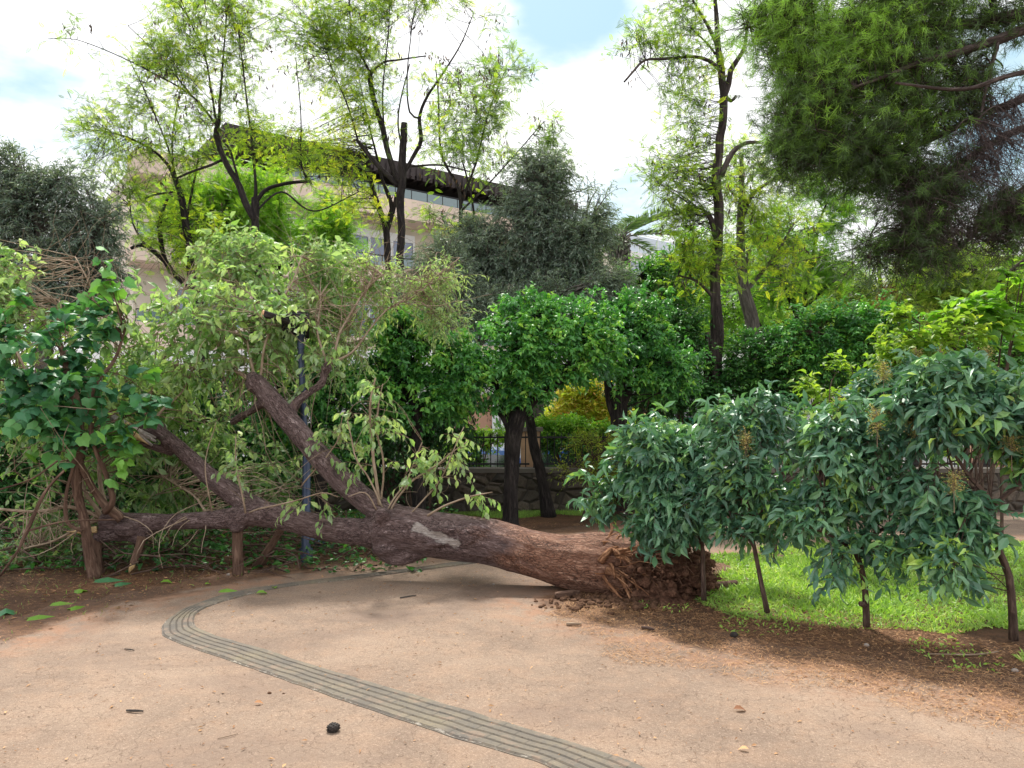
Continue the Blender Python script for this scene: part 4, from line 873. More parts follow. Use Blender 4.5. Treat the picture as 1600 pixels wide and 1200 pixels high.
locust('tall locust with a straight black trunk cut off at the top and arching limbs',Y,
 [[(626,g0,11),(626,560,10),(625,450,9.5),(626,380,9.5),(627,330,10),(628,290,10.5),(630,240,9.5),(632,192,8)],[(625,285,9),(610,255,7.5),(598,200,7),(583,150,6.5),(579,118,6.5),(583,110,5)],[(580,118,4),(566,90,3),(550,60,2.2),(545,-20,1.5)],[(583,110,3.5),(600,97,3),(625,93,2.5),(665,88,1.8)],[(628,275,6),(645,245,5),(658,220,5.5),(656,185,4.5),(668,150,3.5),(692,115,2.6),(720,70,1.8),(740,20,1.2)],[(656,185,3),(640,175,2.4),(636,120,1.7),(645,30,1.2)],[(622,290,7),(590,258,6),(570,235,5.5),(556,218,4)],[(560,222,2.5),(545,170,2),(520,110,1.5),(500,50,1)],[(600,210,2.5),(598,140,2),(606,60,1.6),(610,-20,1.2)],[(630,240,2.5),(622,180,2),(640,100,1.5)],[(640,260,3),(690,258,2.5),(735,268,1.8)]],
 [(640,60,100,60),(580,50,80,50),(700,80,60,50),(690,30,70,35),(650,120,80,40),(540,110,50,60),(600,180,50,40),(760,40,30,20),(730,130,50,40),(680,220,50,30),(640,10,90,30),(500,90,60,60),(470,30,60,50),(600,-20,120,40)],420,pods=60,gap=.33,base=.48)
locust('twin stemmed locust with a low fork standing left of the straight black trunk',Y+.3,
 [[(608,g0,9),(608,560,8.5),(607,450,8.5),(605,400,8.5),(604,370,8.5),(602,345,8)],[(602,352,7),(590,318,6.5),(580,285,6),(576,255,5),(572,225,2)],[(604,350,6),(612,325,5),(608,305,5.5),(598,280,3.5),(588,240,3),(578,200,2),(560,120,1.4)],[(606,360,5),(614,330,5),(620,300,4)]],
 [(540,300,50,30),(500,250,50,30),(560,210,50,30),(520,220,45,25),(590,330,40,30),(450,240,40,30),(540,170,40,40)],130,pods=20,gap=.3,base=.75,lm=L_locust)
locust('thin locust saplings with pinkish pods right of the building roof',Y+1.6,
 [[(722,gy(Y+1.6,-.6),7),(722,500,6),(720,400,6),(720,330,5),(715,290,4),(690,240,3),(685,150,2),(680,100,1.2)],[(720,320,4),(745,250,2.4),(765,170,1.8),(790,110,1.1)],[(721,350,5),(740,340,3),(735,300,2.5),(722,250,2)],[(720,330,3),(770,280,2),(850,190,1.2)],[(720,400,4),(700,360,3),(690,330,2)]],
 [(740,190,60,70),(790,110,40,40),(700,270,50,50),(760,250,50,40),(850,200,25,30),(820,110,20,18),(700,340,50,30),(720,150,60,60),(860,240,25,25)],190,pods=120,gap=.42,base=.35,leaf=.2)
Y=18.2
locust('bright leafy locust tree filling the space below the building roof',Y-1.2,
 [[(440,gy(Y-1.2,-.6),10),(440,560,9),(438,450,7),(435,380,5),(440,320,3)],[(438,430,5),(500,360,3),(520,320,2)],[(438,420,4),(340,340,3)]],
 [(450,340,60,50),(500,330,50,45),(380,330,60,60),(330,300,40,40),(470,380,80,40),(300,340,45,50),(350,400,90,40),(250,340,35,40),(520,380,40,30),(400,280,50,25)],430,lm=L_bright,gap=.25,base=.6,leaf=.21,nspr=4,k=5)
# the tall furrowed tree
Y=13.6; g0=gy(Y,-.6)
locust('tall tree with a thick furrowed dark trunk reaching above the frame, right of centre',Y,
 [[(1118,g0,17),(1119,600,15),(1120,540,14.5),(1122,520,15.5),(1119,480,12),(1120,420,11.5),(1122,350,11),(1121,300,10.5),(1124,250,9.5),(1128,200,9.5),(1129,150,9),(1126,110,8),(1122,70,7),(1118,20,5),(1112,-40,3)],
  [(1127,160,7),(1140,130,6.5),(1143,110,6),(1152,92,5),(1163,70,4),(1170,20,2)],[(1124,108,5),(1108,95,4),(1085,88,3.5),(1060,90,3.2),(1035,92,3),(1008,94,2.6),(992,108,2.6),(975,128,2)],[(1122,75,4.5),(1110,50,4),(1098,28,3),(1080,-5,2)],[(1118,85,3),(1106,68,2.4),(1092,55,1.6)],
  [(1127,275,6.5),(1138,250,6),(1150,232,5.5),(1168,223,4.5),(1188,222,3)],[(1130,150,5),(1143,158,4),(1150,150,3)],[(1118,370,7),(1111,340,6),(1106,330,5)],[(1104,610,7),(1104,540,6),(1104,520,5)],[(1120,470,5),(1090,440,3),(1060,430,2)]],
 [(1060,30,50,40),(1000,80,40,35),(1090,100,50,40),(1040,150,40,25),(1080,190,40,50),(1000,60,20,25),(1070,300,60,50),(1040,260,40,35),(1020,270,30,25),(1100,410,60,40),(1050,370,50,50),(1160,300,40,40),(980,110,25,25),(1070,430,60,25)],330,pods=60,gap=.34,base=.42,bark=B_furrow,leaf=.16,lsc=.72,group='background park trees',name='tall_tree')
locust('leaning tree with shaggy pale bark and pods, just right of the furrowed trunk',Y+1.6,
 [[(1178,gy(Y+1.6,-.6),19),(1176,560,17),(1172,500,15),(1164,450,13),(1158,410,11),(1156,360,9),(1160,300,7),(1158,240,4)],[(1160,420,6),(1168,405,5),(1172,390,3)],[(1160,340,5),(1180,300,4),(1230,270,2.5)],[(1165,455,5),(1210,400,3),(1240,350,2)]],
 [(1160,330,45,50),(1200,300,50,45),(1230,350,50,50),(1180,400,50,40),(1150,260,40,40),(1230,420,50,40)],230,pods=50,gap=.22,base=.5,bark=B_grey,leaf=.16,lsc=.75,group='background park trees',name='park_tree')
for lab,Yt,lim,bl,lm,b_ in [
  ('background tree with several grey forked limbs and light green leaves',17.5,[[(1250,gy(17.5,-.6),12),(1248,520,10),(1252,490,9),(1240,470,7),(1260,430,5),(1290,390,3)],[(1250,500,7),(1225,450,5),(1210,400,3)],[(1248,490,5),(1300,440,4),(1340,420,2)],[(1255,480,5),(1280,350,3),(1300,300,2)]],[(1270,330,60,45),(1310,390,60,50),(1220,400,50,50),(1330,350,40,40),(1260,430,70,40),(1200,460,50,30),(1290,290,40,25)],L_bright,.45),
  ('background tree under the pine with yellow green leaves and dark trunk',15.5,[[(1536,gy(15.5,-.6),14),(1537,540,13),(1538,505,12),(1535,480,12),(1528,440,8),(1520,400,5)],[(1537,490,8),(1556,478,7),(1600,473,5)],[(1532,450,4),(1500,400,3)]],[(1530,430,80,50),(1600,460,60,50),(1470,470,60,40),(1580,520,70,30),(1440,430,40,40)],L_yellow,.4),
  ('slender background tree with a thin bent dark stem left of the yellow green one',18,[[(1508,gy(18,-.6),5),(1510,520,5),(1503,480,4),(1505,430,3)],[(1504,470,2.5),(1490,430,1.5)]],[(1500,440,50,40),(1480,500,50,30),(1460,410,40,30)],L_yellow,.55),
  ('far airy background tree filling the sky gap behind the others',24,[[(1380,gy(24,-.6),8),(1380,520,7),(1375,440,5),(1370,380,3)],[(1378,470,4),(1420,420,2.5)],[(1378,460,4),(1330,410,2.5)]],[(1370,440,70,50),(1400,490,70,40),(1330,480,60,40),(1430,450,50,40),(1300,450,60,50),(1250,480,60,40)],L_yellow,.5),
  ('far pale green background tree behind the shaggy trunk',22,[[(1190,gy(22,-.6),8),(1190,520,7),(1188,440,5),(1185,330,3)],[(1190,450,4),(1140,400,2.5)]],[(1190,440,70,50),(1140,470,60,40),(1220,380,50,50),(1100,490,50,40),(1160,380,50,50),(1090,460,60,50)],L_bright,.5)]:
    locust(lab,Yt,lim,bl,260,lm=lm,gap=.2,base=b_,leaf=.19,group='background park trees',name='park_tree',nspr=4,k=5,bark=B_dark)
tree('shrub_tree','rusty brown dead foliage hanging in the background below the pine','tree',17.0,[[(1430,gy(17,-.6),7),(1430,520,6),(1428,470,4),(1425,440,3)]],[(1430,455,38,32),(1400,450,25,22),(1455,465,22,25)],B_dark,L_dead,90,6,7,.16,z0=-.6,kind='long',ratio=.16,spr=.3,droop=.9,hang=1.2,group=None)
for lab,Yt,bl,lm,b_,n_ in [('yellow and orange tinted shrub tree beyond the garden fence',17.5,[(910,645,55,30),(860,660,40,25),(960,655,50,28),(900,610,40,14),(940,600,20,14)],L_autumn,.45,420),
  ('dark green conifer like tree between the olive and the tall trunk',16.5,[(1000,440,45,35),(1050,430,50,35),(1020,490,50,40),(1060,480,40,40),(980,470,30,40)],L_dark,.6,280),
  ('light green background tree left of the tall furrowed trunk',19,[(1060,420,50,30),(1090,380,40,50),(1040,460,60,25),(1100,470,50,40)],L_bright,.55,200)]:
    c=bl[0]
    tree('background_tree',lab,'tree',Yt,[[(c[0],gy(Yt,-.6),7),(c[0],c[1]+30,5),(c[0],c[1]-10,3)]],bl,B_dark,lm,n_,5,7,.13,z0=-.6,kind='long',ratio=.3,spr=.35,droop=.2,group=None,base=b_,stems=False)
# dense far backdrop trees behind everything on the right and left
for i,(px,Yt,py,rx,ry,lm,b_) in enumerate([(1250,30,520,110,70,L_bright,.3),(1440,28,530,110,60,L_yellow,.25),(1620,27,480,110,110,L_bright,.35),(1080,32,540,90,60,L_dark,.6),(1700,22,500,110,120,L_dark,.5)]):
    labs=['distant rounded green tree crown behind the forked grey tree','distant yellowish tree crown low behind the rusty foliage','distant green tree crown at the right edge of the park','distant dark tree crown behind the tall furrowed trunk','large distant tree partly cut by the right edge of the frame']
    tree('background_tree',labs[i],'tree',Yt,[[(px,gy(Yt,-.6),10),(px,py+20,8),(px,py-20,4)]],[(px,py,rx,ry),(px-rx*.6,py+20,rx*.6,ry*.7),(px+rx*.6,py+20,rx*.6,ry*.7)],B_dark,lm,260,6,7,.24,'distant tree crowns',z0=-.6,kind='dia',ratio=.6,spr=.9,droop=.2,base=b_,stems=False,csz=.6,shell=.3)

# ================================================================== PINE
def pine():
    Y=8.2
    limbs=[[(1950,gy(8.6)+6,42,.4),(1945,700,38,.4),(1935,450,34,.4),(1925,200,30,.4),(1910,0,27,.4),(1900,-300,20,.4)],
     [(1925,20,14,.4),(1760,0,13,.2),(1640,12,12),(1600,24,11),(1530,38,9),(1490,38,8),(1430,42,6),(1385,50,4),(1330,40,2.5)],[(1925,60,13,.4),(1750,55,10,.1),(1640,42,9,-.1),(1560,62,8,-.2),(1500,80,6,-.3),(1440,95,4,-.3),(1380,120,3,-.3),(1300,150,2,-.3)],
     [(1925,160,11,.4),(1780,150,9,.3),(1680,130,8,.2),(1600,155,7),(1540,175,6),(1480,205,5),(1400,240,3.5),(1330,250,2)],[(1930,250,11,.4),(1780,210,9,.4),(1660,185,7,.3),(1600,200,6,.3),(1540,232,5,.2),(1490,262,4,.1),(1450,300,3),(1420,360,2)],
     [(1930,330,10,.4),(1760,310,8,.5),(1640,280,6,.5),(1590,300,5,.5),(1540,345,4,.4),(1500,385,3,.4)],[(1640,12,6),(1560,-20,4),(1480,-60,3)],[(1555,38,5),(1552,10,5),(1545,-20,4)],[(1500,38,3.5),(1440,15,2.5),(1370,-5,2)],[(1560,62,4,-.2),(1545,120,3,-.3),(1530,190,2,-.4)],
     [(1925,100,9,.4),(1790,90,7,-.5),(1680,100,5,-.8),(1580,120,4,-1.),(1500,140,3,-1.1),(1400,130,2,-1.2)],[(1930,-60,14,.4),(1700,-60,10,0),(1500,-50,7,-.2),(1350,-30,5,-.3),(1250,-10,3,-.3)],[(1935,400,9,.4),(1760,380,7,.8),(1620,400,5,.9),(1560,440,3,.9)]]
    a,sk=limbs_acc(limbs,Y,12,wob=.8)
    r=thing('pine_tree','large pine whose drooping green boughs and dead twigs hang in from the top right','tree',(*P(1950,700,8.6)[:2],0))
    a.build('trunk',B_pine,r)
    lv,tw=Acc(),Acc()
    def needles(C,n,L,rc,up=.2):
        m=len(C); O=np.repeat(C,n,0)+RNG.normal(0,.012,(m*n,3)); ax=nrm(RNG.normal(size=(m,3))*.6+np.array((-.5,-.1,-.15))); ax=np.repeat(ax,n,0)
        O=O+ax*RNG.uniform(-.05,.04,(m*n,1)); D=nrm(ax*.75+RNG.normal(0,.55,(m*n,3))+np.array((0,0,-.12)))
        l=L*RNG.uniform(.7,1.15,m*n); s_=nrm(np.cross(D,RNG.normal(size=(m*n,3))))*.0024
        V=np.stack((O-s_,O+s_,O+D*l[:,None]+np.array((0,0,-.01))),1); i=np.arange(m*n*3).reshape(-1,3)
        lv.add(V.reshape(-1,3),[i],np.repeat(np.clip(np.repeat(rc,n)+RNG.normal(0,.08,m*n),0,1),3))
    def mass(blobs,ncl,base,cl=.15,per=8,nn=24,L=.12,spread=.18):
        C,cen=blob_pts(BL(Y,blobs),ncl,.2); S=sk[:,:3]; A=S[((C[:,None]-S[None])**2).sum(2).argmin(1)]
        tt=np.linspace(0,1,7)[None,:,None]; ctl=(A+C)/2+RNG.normal(0,.12,(len(C),3))+np.array((0,0,.12)); pt=(1-tt)**2*A[:,None]+2*tt*(1-tt)*ctl[:,None]+tt**2*C[:,None]
        tubes(tw,pt,np.linspace(.009,.003,7)[None]*np.ones((len(C),1)),4,cap=False)
        Q=np.repeat(C,per,0)+RNG.normal(0,spread,(len(C)*per,3)); rc=np.repeat(base+cl*RNG.normal(size=len(C)),per)+.08*RNG.normal(size=len(Q)); needles(Q,nn,L,rc)
        E=np.repeat(C,per,0); tubes(tw,np.stack((E,(E+Q)/2+RNG.normal(0,.02,E.shape),Q),1),np.array([.004,.0032,.002])[None]*np.ones((len(E),1)),3,cap=False)
    mass([(1230,60,45,60),(1270,110,60,50),(1240,15,60,35),(1180,30,30,35),(1330,60,60,50)],210,.85,.2)
    mass([(1300,150,80,50),(1390,110,70,50),(1240,220,40,45),(1330,230,90,50),(1420,180,70,50),(1270,180,60,60),(1450,60,60,50),(1380,10,80,40),(1480,-10,80,30)],480,.52,.22)
    mass([(1400,270,80,40),(1330,255,70,30),(1460,320,60,60),(1380,385,50,30),(1430,400,60,30),(1240,255,40,25),(1500,130,60,60),(1560,30,60,40),(1580,340,50,40)],300,.22,.16)
    # bare hanging dead twigs
    C,_=blob_pts(BL(Y,[(1480,300,110,80),(1560,260,80,100),(1450,380,80,50),(1540,180,70,60),(1600,350,80,70)]),900,.0); S=sk[sk[:,0]>P(1400,0,Y)[0]][:,:3]; A=S[((C[:,None]-S[None])**2).sum(2).argmin(1)]
    tt=np.linspace(0,1,9)[None,:,None]; ln=np.linalg.norm(C-A,axis=1)[:,None]; ctl=(A+C)/2+RNG.normal(0,.25,(len(C),3))*ln+np.array((-.1,0,.1))*ln; pt=(1-tt)**2*A[:,None]+2*tt*(1-tt)*ctl[:,None]+tt**2*C[:,None]
    pt+=.03*np.stack([vn(pt*5+c*7,c) for c in range(3)],-1); dt=Acc(); tubes(dt,pt,np.linspace(.006,.0018,9)[None]*np.ones((len(C),1)),4,cap=False)
    E=np.repeat(pt[:,4:9:2].reshape(-1,3),3,0); Q=E+RNG.normal(0,.11,E.shape)+np.array((0,0,-.12)); M_=(E+Q)/2+RNG.normal(0,.03,E.shape); tubes(dt,np.stack((E,M_,Q),1),np.array([.0022,.0018,.0012])[None]*np.ones((len(E),1)),3,cap=False)
    dt.build('dead_twigs',bark_mat('dead_twig_bark',(.04,.03,.032),(.09,.07,.07),(.17,.13,.125),2,.3,.004),r)
    tw.build('branches',B_pine,r); lv.build('needles',L_pine,r,smooth=False)
pine()
# ================================================================== PALM
Yp=27.0; a=Acc(); base=P(967,gy(Yp,-.6),Yp); top=P(967,385,Yp)
s_=spline(np.array([(*base,.22),(*((base+top)/2),.2),(*top,.22)]),n=30); tubes(a,s_[:,:3],s_[:,3],14,lump=.15)
for i in range(90):
    th=i*2.4; z=top[2]-.9+i*.011; d=np.array((math.cos(th),math.sin(th),.9)); o=np.array((top[0],top[1],z)); tubes(a,np.array([o+d*.15,o+d*.42]),np.array([.05,.03]),4)
pr=thing('palm_tree','distant date palm with long arching fronds above the green trees','palm',(base[0],base[1],-.6)); a.build('trunk',B_grey,pr)
lv,tw=Acc(),Acc()
for i,(az,el,L_) in enumerate([(0.02,.55,3.2),(.1,.25,2.6),(3.1,.45,2.2),(2.9,-.25,2.6),(3.3,-.1,2.0),(.3,-.2,2.0),(1.3,.6,2),(-1.4,.3,2),(2.2,.5,2),(-2.2,.1,2),(1.9,.1,2),(-.8,.5,2)]):
    d=np.array((math.cos(az)*math.cos(el),math.sin(az)*math.cos(el),math.sin(el))); t=np.linspace(0,1,26)[:,None]
    q=top+np.array((0,0,.3))+d*L_*t+np.array((0,0,-1))*t**2*L_*.22; tubes(tw,q,np.linspace(.035,.008,26),5)
    tan=nrm(np.gradient(q,axis=0)); sd=nrm(np.cross(tan,np.array((0,0,1.0)))); 
    for sg in (-1,1):
        for rep in range(3):
            p_=np.repeat(q[5:],1,0)+RNG.normal(0,.02,(21,3)); dd=tan[5:]*.6+sd[5:]*sg*.8+np.array((0,0,.25))+RNG.normal(0,.08,(21,3)); leaves(lv,p_,dd,np.array((0,0,1.0))+RNG.normal(0,.3,(21,3)),.55,.035,'long',np.clip(RNG.normal(.5,.2,21),0,1))
tw.build('frond_stalks',B_grey,pr); lv.build('fronds',L_palm,pr,smooth=False)
# ================================================================== BUILDINGS
def facmat(name,c1,var=.06,rough=.85):
    m,t,p=mat(name); co=objco(t)
    n=noise(t,co,.6,6,.6); n2=noise(t,mapping(t,co,(3,3,.5)),1.0,5,.65)
    c=ramp(t,n,[(.3,tuple(x*(1-var*2) for x in c1)),(.6,c1)]); c=mixc(t,rng_(t,n2,.52,.72,0,.35),c,tuple(x*.6 for x in c1))
    t.links.new(c,p.inputs['Base Color']); p.inputs['Roughness'].default_value=rough; bump(t,p,noise(t,co,40,3),.15,.01); return m
M_pink=facmat('pink_cream_render',(.66,.53,.44)); M_white=facmat('white_render',(.70,.70,.70)); M_cream=facmat('cream_render',(.64,.58,.49))
M_roof=facmat('dark_brown_eave',(.045,.034,.034),.2); M_grey=facmat('grey_panel',(.20,.22,.25)); M_fr=plain('white_window_frame',(.75,.77,.78),.4,var=.03)
M_dkm=plain('dark_painted_metal',(.012,.012,.014),.45,.3,var=.1)
def glass(name,col,rough=.08):
    m,t,p=mat(name); p.inputs['Base Color'].default_value=(*col,1); p.inputs['Roughness'].default_value=rough; p.inputs['Specular IOR Level'].default_value=1.0; p.inputs['Coat Weight'].default_value=.5; return m
M_glass=glass('window_glass',(.10,.14,.25)); M_gl2=glass('balcony_glass',(.10,.16,.17),.15)
TH=math.atan2(.6,.8)          # facades run away to the right
def bld(name,label,origin):
    return thing(name,label,'building',(origin[0],origin[1],-.6))
class Fr:                     # facade frame: t along, n towards the camera, z up
    def __init__(s,o): s.o=np.array(o[:2],float)
    def bx(s,a,t0,t1,n0,n1,z0,z1):
        c=s.o+np.array((.8,.6))*(t0+t1)/2+np.array((.6,-.8))*(n0+n1)/2; box(a,(c[0],c[1],(z0+z1)/2),(t1-t0,n1-n0,z1-z0),TH)
f=Fr((-13.2,27.2)); B1=bld('apartment_building','pale pink apartment building with dark overhanging roof and long balconies behind the locust trees',(-13.2,27.2))
a=Acc(); f.bx(a,.0,26,-12,-1.3,-.6,10.6); a.build('wall',M_cream,B1,smooth=False)
a=Acc(); f.bx(a,3.5,19,-10,-3.2,10.6,12.2); a.build('penthouse',M_grey,B1,smooth=False)
a=Acc(); f.bx(a,2.6,20.5,-11,.3,12.2,12.45); f.bx(a,2.8,20.3,-10.8,.1,12.45,12.75)
for i in range(36): f.bx(a,2.9+i*.48,3.0+i*.48,-.6,.55,12.05,12.2)
for i in range(60): f.bx(a,2.6+i*.3,2.78+i*.3,.3,.37,12.0+.0*i,12.55)
a.build('roof',M_roof,B1,smooth=False)
for k,z in enumerate((10.5,7.4,4.3,1.2)):
    xs_=5.2 if k==0 else -.2
    a=Acc(); f.bx(a,-.3,21.5,-1.3,.25,z-.25,z+.62); f.bx(a,-.3,21.5,-1.3,.3,z-.3,z-.25); o=a.build('balcony',M_pink,B1,smooth=False)
    r=Acc()
    for i in range(27 if k else 20): f.bx(r,xs_+i*.8,xs_+.03+i*.8,.18,.21,z+.62,z+1.05)
    f.bx(r,xs_,21.45,.17,.22,z+1.05,z+1.09); r.build('railing',M_dkm,o,smooth=False)
    g=Acc(); f.bx(g,xs_+.05,21.4,.185,.197,z+.64,z+1.03); g.build('glass_panel',M_gl2,o,smooth=False)
# pale end wall rising to the eave, pillars
a=Acc(); f.bx(a,0,5.1,-8,.2,10.6,11.1); a.build('stair_tower',M_cream,B1,smooth=False)
for k,z in enumerate((8.0,4.9,1.8)):
    for i,t0 in enumerate((1.2,4.9,8.4,10.6,14.2,17.6)):
        w=2.2 if i!=3 else 1.2
        a=Acc(); n0,n1=-1.3,-1.22
        f.bx(a,t0,t0+w,n0,n1,z+1.55,z+1.9); f.bx(a,t0,t0+w,n0,n1,z,z+.08); f.bx(a,t0,t0+.09,n0,n1,z+.08,z+1.55); f.bx(a,t0+w-.09,t0+w,n0,n1,z+.08,z+1.55); f.bx(a,t0+w/2-.06,t0+w/2+.06,n0,n1,z+.08,z+1.55)
        wo=a.build('window',M_fr,B1,smooth=False)
        g=Acc(); f.bx(g,t0+.09,t0+w-.09,n0,n0+.03,z+.08,z+1.55); g.build('pane',M_glass,wo,smooth=False)
    for t0 in (3.9,7.6,13.2): a=Acc(); f.bx(a,t0,t0+.35,-1.3,-.2,z-.35,z+2.2); a.build('pillar',M_pink,B1,smooth=False)
f=Fr((4.0,48.0)); B2=bld('white_building','distant white building with a glass railed roof terrace beside the palm',(4,48))
a=Acc(); f.bx(a,-2,40,-12,0,-.6,12.2); a.build('wall',M_white,B2,smooth=False)
a=Acc(); f.bx(a,-2,40,-.1,.2,12.2,12.55); a.build('cornice',M_white,B2,smooth=False)
a=Acc()
for i in range(22): f.bx(a,-2+i*1.9,-1.95+i*1.9,0,.05,12.55,13.75)
f.bx(a,-2,40,0,.06,13.75,13.82); a.build('railing',M_fr,B2,smooth=False)
a=Acc(); f.bx(a,-1.9,39.8,.02,.03,12.6,13.7); a.build('glass_panel',glass('pale_glass',(.45,.52,.60),.2),B2,smooth=False)
a=Acc(); f.bx(a,-2,40,.0,.04,10.6,11.9); a.build('window_band',glass('grey_window_band',(.22,.26,.36),.3),B2,smooth=False)
# low street front seen under the trees
S=thing('shop_building','low shop front with white columns, pink wall and green awning beyond the fence','building',(0,25.6,-.6))
a=Acc(); box(a,(0,28.6,1.6),(30,6,4.4)); a.build('wall',M_white,S,smooth=False)
a=Acc(); box(a,(P(735,650,25.4)[0],25.55,.85),(1.7,.12,2.9)); a.build('pink_panel',facmat('salmon_render',(.52,.30,.21)),S,smooth=False)
for px in (774,788,560,1062): a=Acc(); box(a,(P(px,650,25)[0],25.3,.9),(.22,.22,3.0)); a.build('column',M_fr,S,smooth=False)
gl_=glass('dark_shop_glass',(.02,.03,.04))
a=Acc(); box(a,(P(1000,640,25.4)[0],25.55,1.9),(4.2,.08,.65)); a.build('window',gl_,S,smooth=False)
a=Acc(); box(a,(P(610,640,25.4)[0],25.55,.7),(4.2,.08,1.9)); a.build('window',gl_,S,smooth=False)
a=Acc(); V=np.array([(5.2,25.55,1.55),(9.5,25.55,1.55),(9.5,24.5,1.15),(5.2,24.5,1.15),(5.2,24.5,.95),(9.5,24.5,.95),(9.5,25.55,1.5),(5.2,25.55,1.5)]); V[:,0]+=-1.6
a.add(V,[np.array([(0,3,2,1),(3,4,5,2),(7,6,5,4),(0,7,4,3),(1,2,5,6),(0,1,6,7)])]); a.build('awning',plain('green_awning_cloth',(.03,.17,.12),.8),S,smooth=False)
a=Acc(); box(a,(0,25.3,3.1),(30,.7,.35)); a.build('cornice',M_white,S,smooth=False)

# ================================================================== GARDEN WALL AND FENCE
def stone_mat():
    m,t,p=mat('rubble_stone'); co=objco(t)
    v=nd(t,'ShaderNodeTexVoronoi',feature='F1'); v.inputs['Scale'].default_value=1; t.links.new(mapping(t,co,(4.2,3,6.2)),v.inputs['Vector'])
    e=nd(t,'ShaderNodeTexVoronoi',feature='DISTANCE_TO_EDGE'); t.links.new(mapping(t,co,(4.2,3,6.2)),e.inputs['Vector']); e.inputs['Scale'].default_value=1
    s=nd(t,'ShaderNodeSeparateColor'); t.links.new(v.outputs['Color'],s.inputs[0])
    c=ramp(t,s.outputs[0],[(0,(.06,.05,.042)),(.4,(.10,.08,.063)),(.7,(.135,.105,.08)),(1,(.18,.14,.11))])
    c=mixc(t,rng_(t,noise(t,co,22,6,.7),.4,.65,0,.5),c,(.06,.055,.045)); c=mixc(t,rng_(t,e.outputs['Distance'],.07,.0,0,.8),c,(.045,.038,.034))
    t.links.new(c,p.inputs['Base Color']); p.inputs['Roughness'].default_value=.95; bump(t,p,mth(t,'ADD',rng_(t,e.outputs['Distance'],0,.25),mth(t,'MULTIPLY',noise(t,co,30,5),.3)),1,.05); return m
W_=thing('stone_wall','low rubble stone garden wall carrying the dark iron fence','wall',(0,12.9,0))
a=Acc(); nx,nz=420,14; xs=np.linspace(-16,9,nx); zs=np.linspace(0,.66,nz); X,Z=np.meshgrid(xs,zs,indexing='ij'); Yw=12.86+.035*vn(np.stack((X*5,Z*7,X*0),-1)); idx=np.arange(nx*nz).reshape(nx,nz)
a.add(np.stack((X,Yw,Z),-1).reshape(-1,3),[np.stack((idx[:-1,:-1],idx[1:,:-1],idx[1:,1:],idx[:-1,1:]),-1).reshape(-1,4)]); box(a,(-3.5,13.08,.04),(25,.28,1.23)); a.build('masonry',stone_mat(),W_,smooth=False)
a=Acc(); box(a,(-3.5,13.05,.69),(25,.42,.07)); a.build('coping',facmat('worn_concrete',(.17,.15,.13),.2),W_,smooth=False)
for i in range(12):
    x0=-15.8+i*2.02; f_=thing('iron_fence','dark iron railing panel on the stone wall',"fence",(x0,13.05,.73),'iron railing panels on the garden wall') if False else None
FG='iron railing panels on the garden wall'
def panel(x0,label):
    r=thing('iron_fence',label,'fence',(x0,13.05,.725),FG)
    a=Acc(); box(a,(x0+.02,13.05,1.03),(.045,.045,.62)); a.build('post',M_dkm,r,smooth=False)
    a=Acc(); box(a,(x0+1.0,13.05,.79),(1.91,.03,.03)); box(a,(x0+1.0,13.05,1.24),(1.91,.03,.03)); a.build('rail',M_dkm,r,smooth=False)
    a=Acc()
    for k in range(16):
        x=x0+.12+k*.118; tubes(a,np.array([(x,13.05,.74),(x,13.05,1.28),(x,13.05,1.33)]),np.array([.009,.009,.002]),6)
    a.build('bars',M_dkm,r,smooth=False); return r
plab=['left edge','behind the vine wrapped stems','right of the vine wrapped stems','behind the low broken limb','behind the upper fallen limb','behind the lamp post','just right of the lamp post','behind the leafy sprout','left of the forked orange trunk','behind the forked orange trunk','between the two orange trunks','behind the right orange trunk']
for i,l in enumerate(plab): panel(-15.8+i*2.02,'dark iron railing panel on the stone wall, '+l)
pl=thing('gate_pillar','tan painted masonry pillar standing in the iron fence line','pillar',(P(829,700,13.4)[0],13.42,-.6))
a=Acc(); box(a,(P(829,700,13.4)[0],13.42,.37),(.34,.3,1.94)); a.build('shaft',plain('tan_render',(.50,.32,.19),.85,var=.15,scale=6),pl,smooth=False)
a=Acc(); box(a,(P(829,700,13.4)[0],13.42,1.37),(.42,.38,.07)); a.build('cap',facmat('pillar_cap',(.2,.17,.14),.2),pl,smooth=False)
for lab,b_,m_,bs,n_ in [('bright green hedge clipped along the fence right of the forked orange trunk',[(900,668,65,14),(850,672,40,14),(960,675,50,14)],L_bright,.5,170),('dark overhanging hedge foliage along the fence top',[(890,695,60,14),(940,700,50,14),(860,690,40,12)],L_dark,.4,150),
     ('bright green hedge left of the forked orange trunk',[(740,690,40,18),(770,680,30,14),(710,700,30,20)],L_bright,.6,100),('green creeper growing through the railing below the orange trees',[(720,730,45,26),(690,745,40,20),(650,720,40,30)],L_dark,.7,130)]:
    bush('hedge',lab,'hedge',14.0,b_,m_,n_,5,7,.075,z0=-.6,kind='oval',ratio=.5,spr=.2,droop=.2,base=bs,clump=.15,stems=6,group='hedges along the fence')

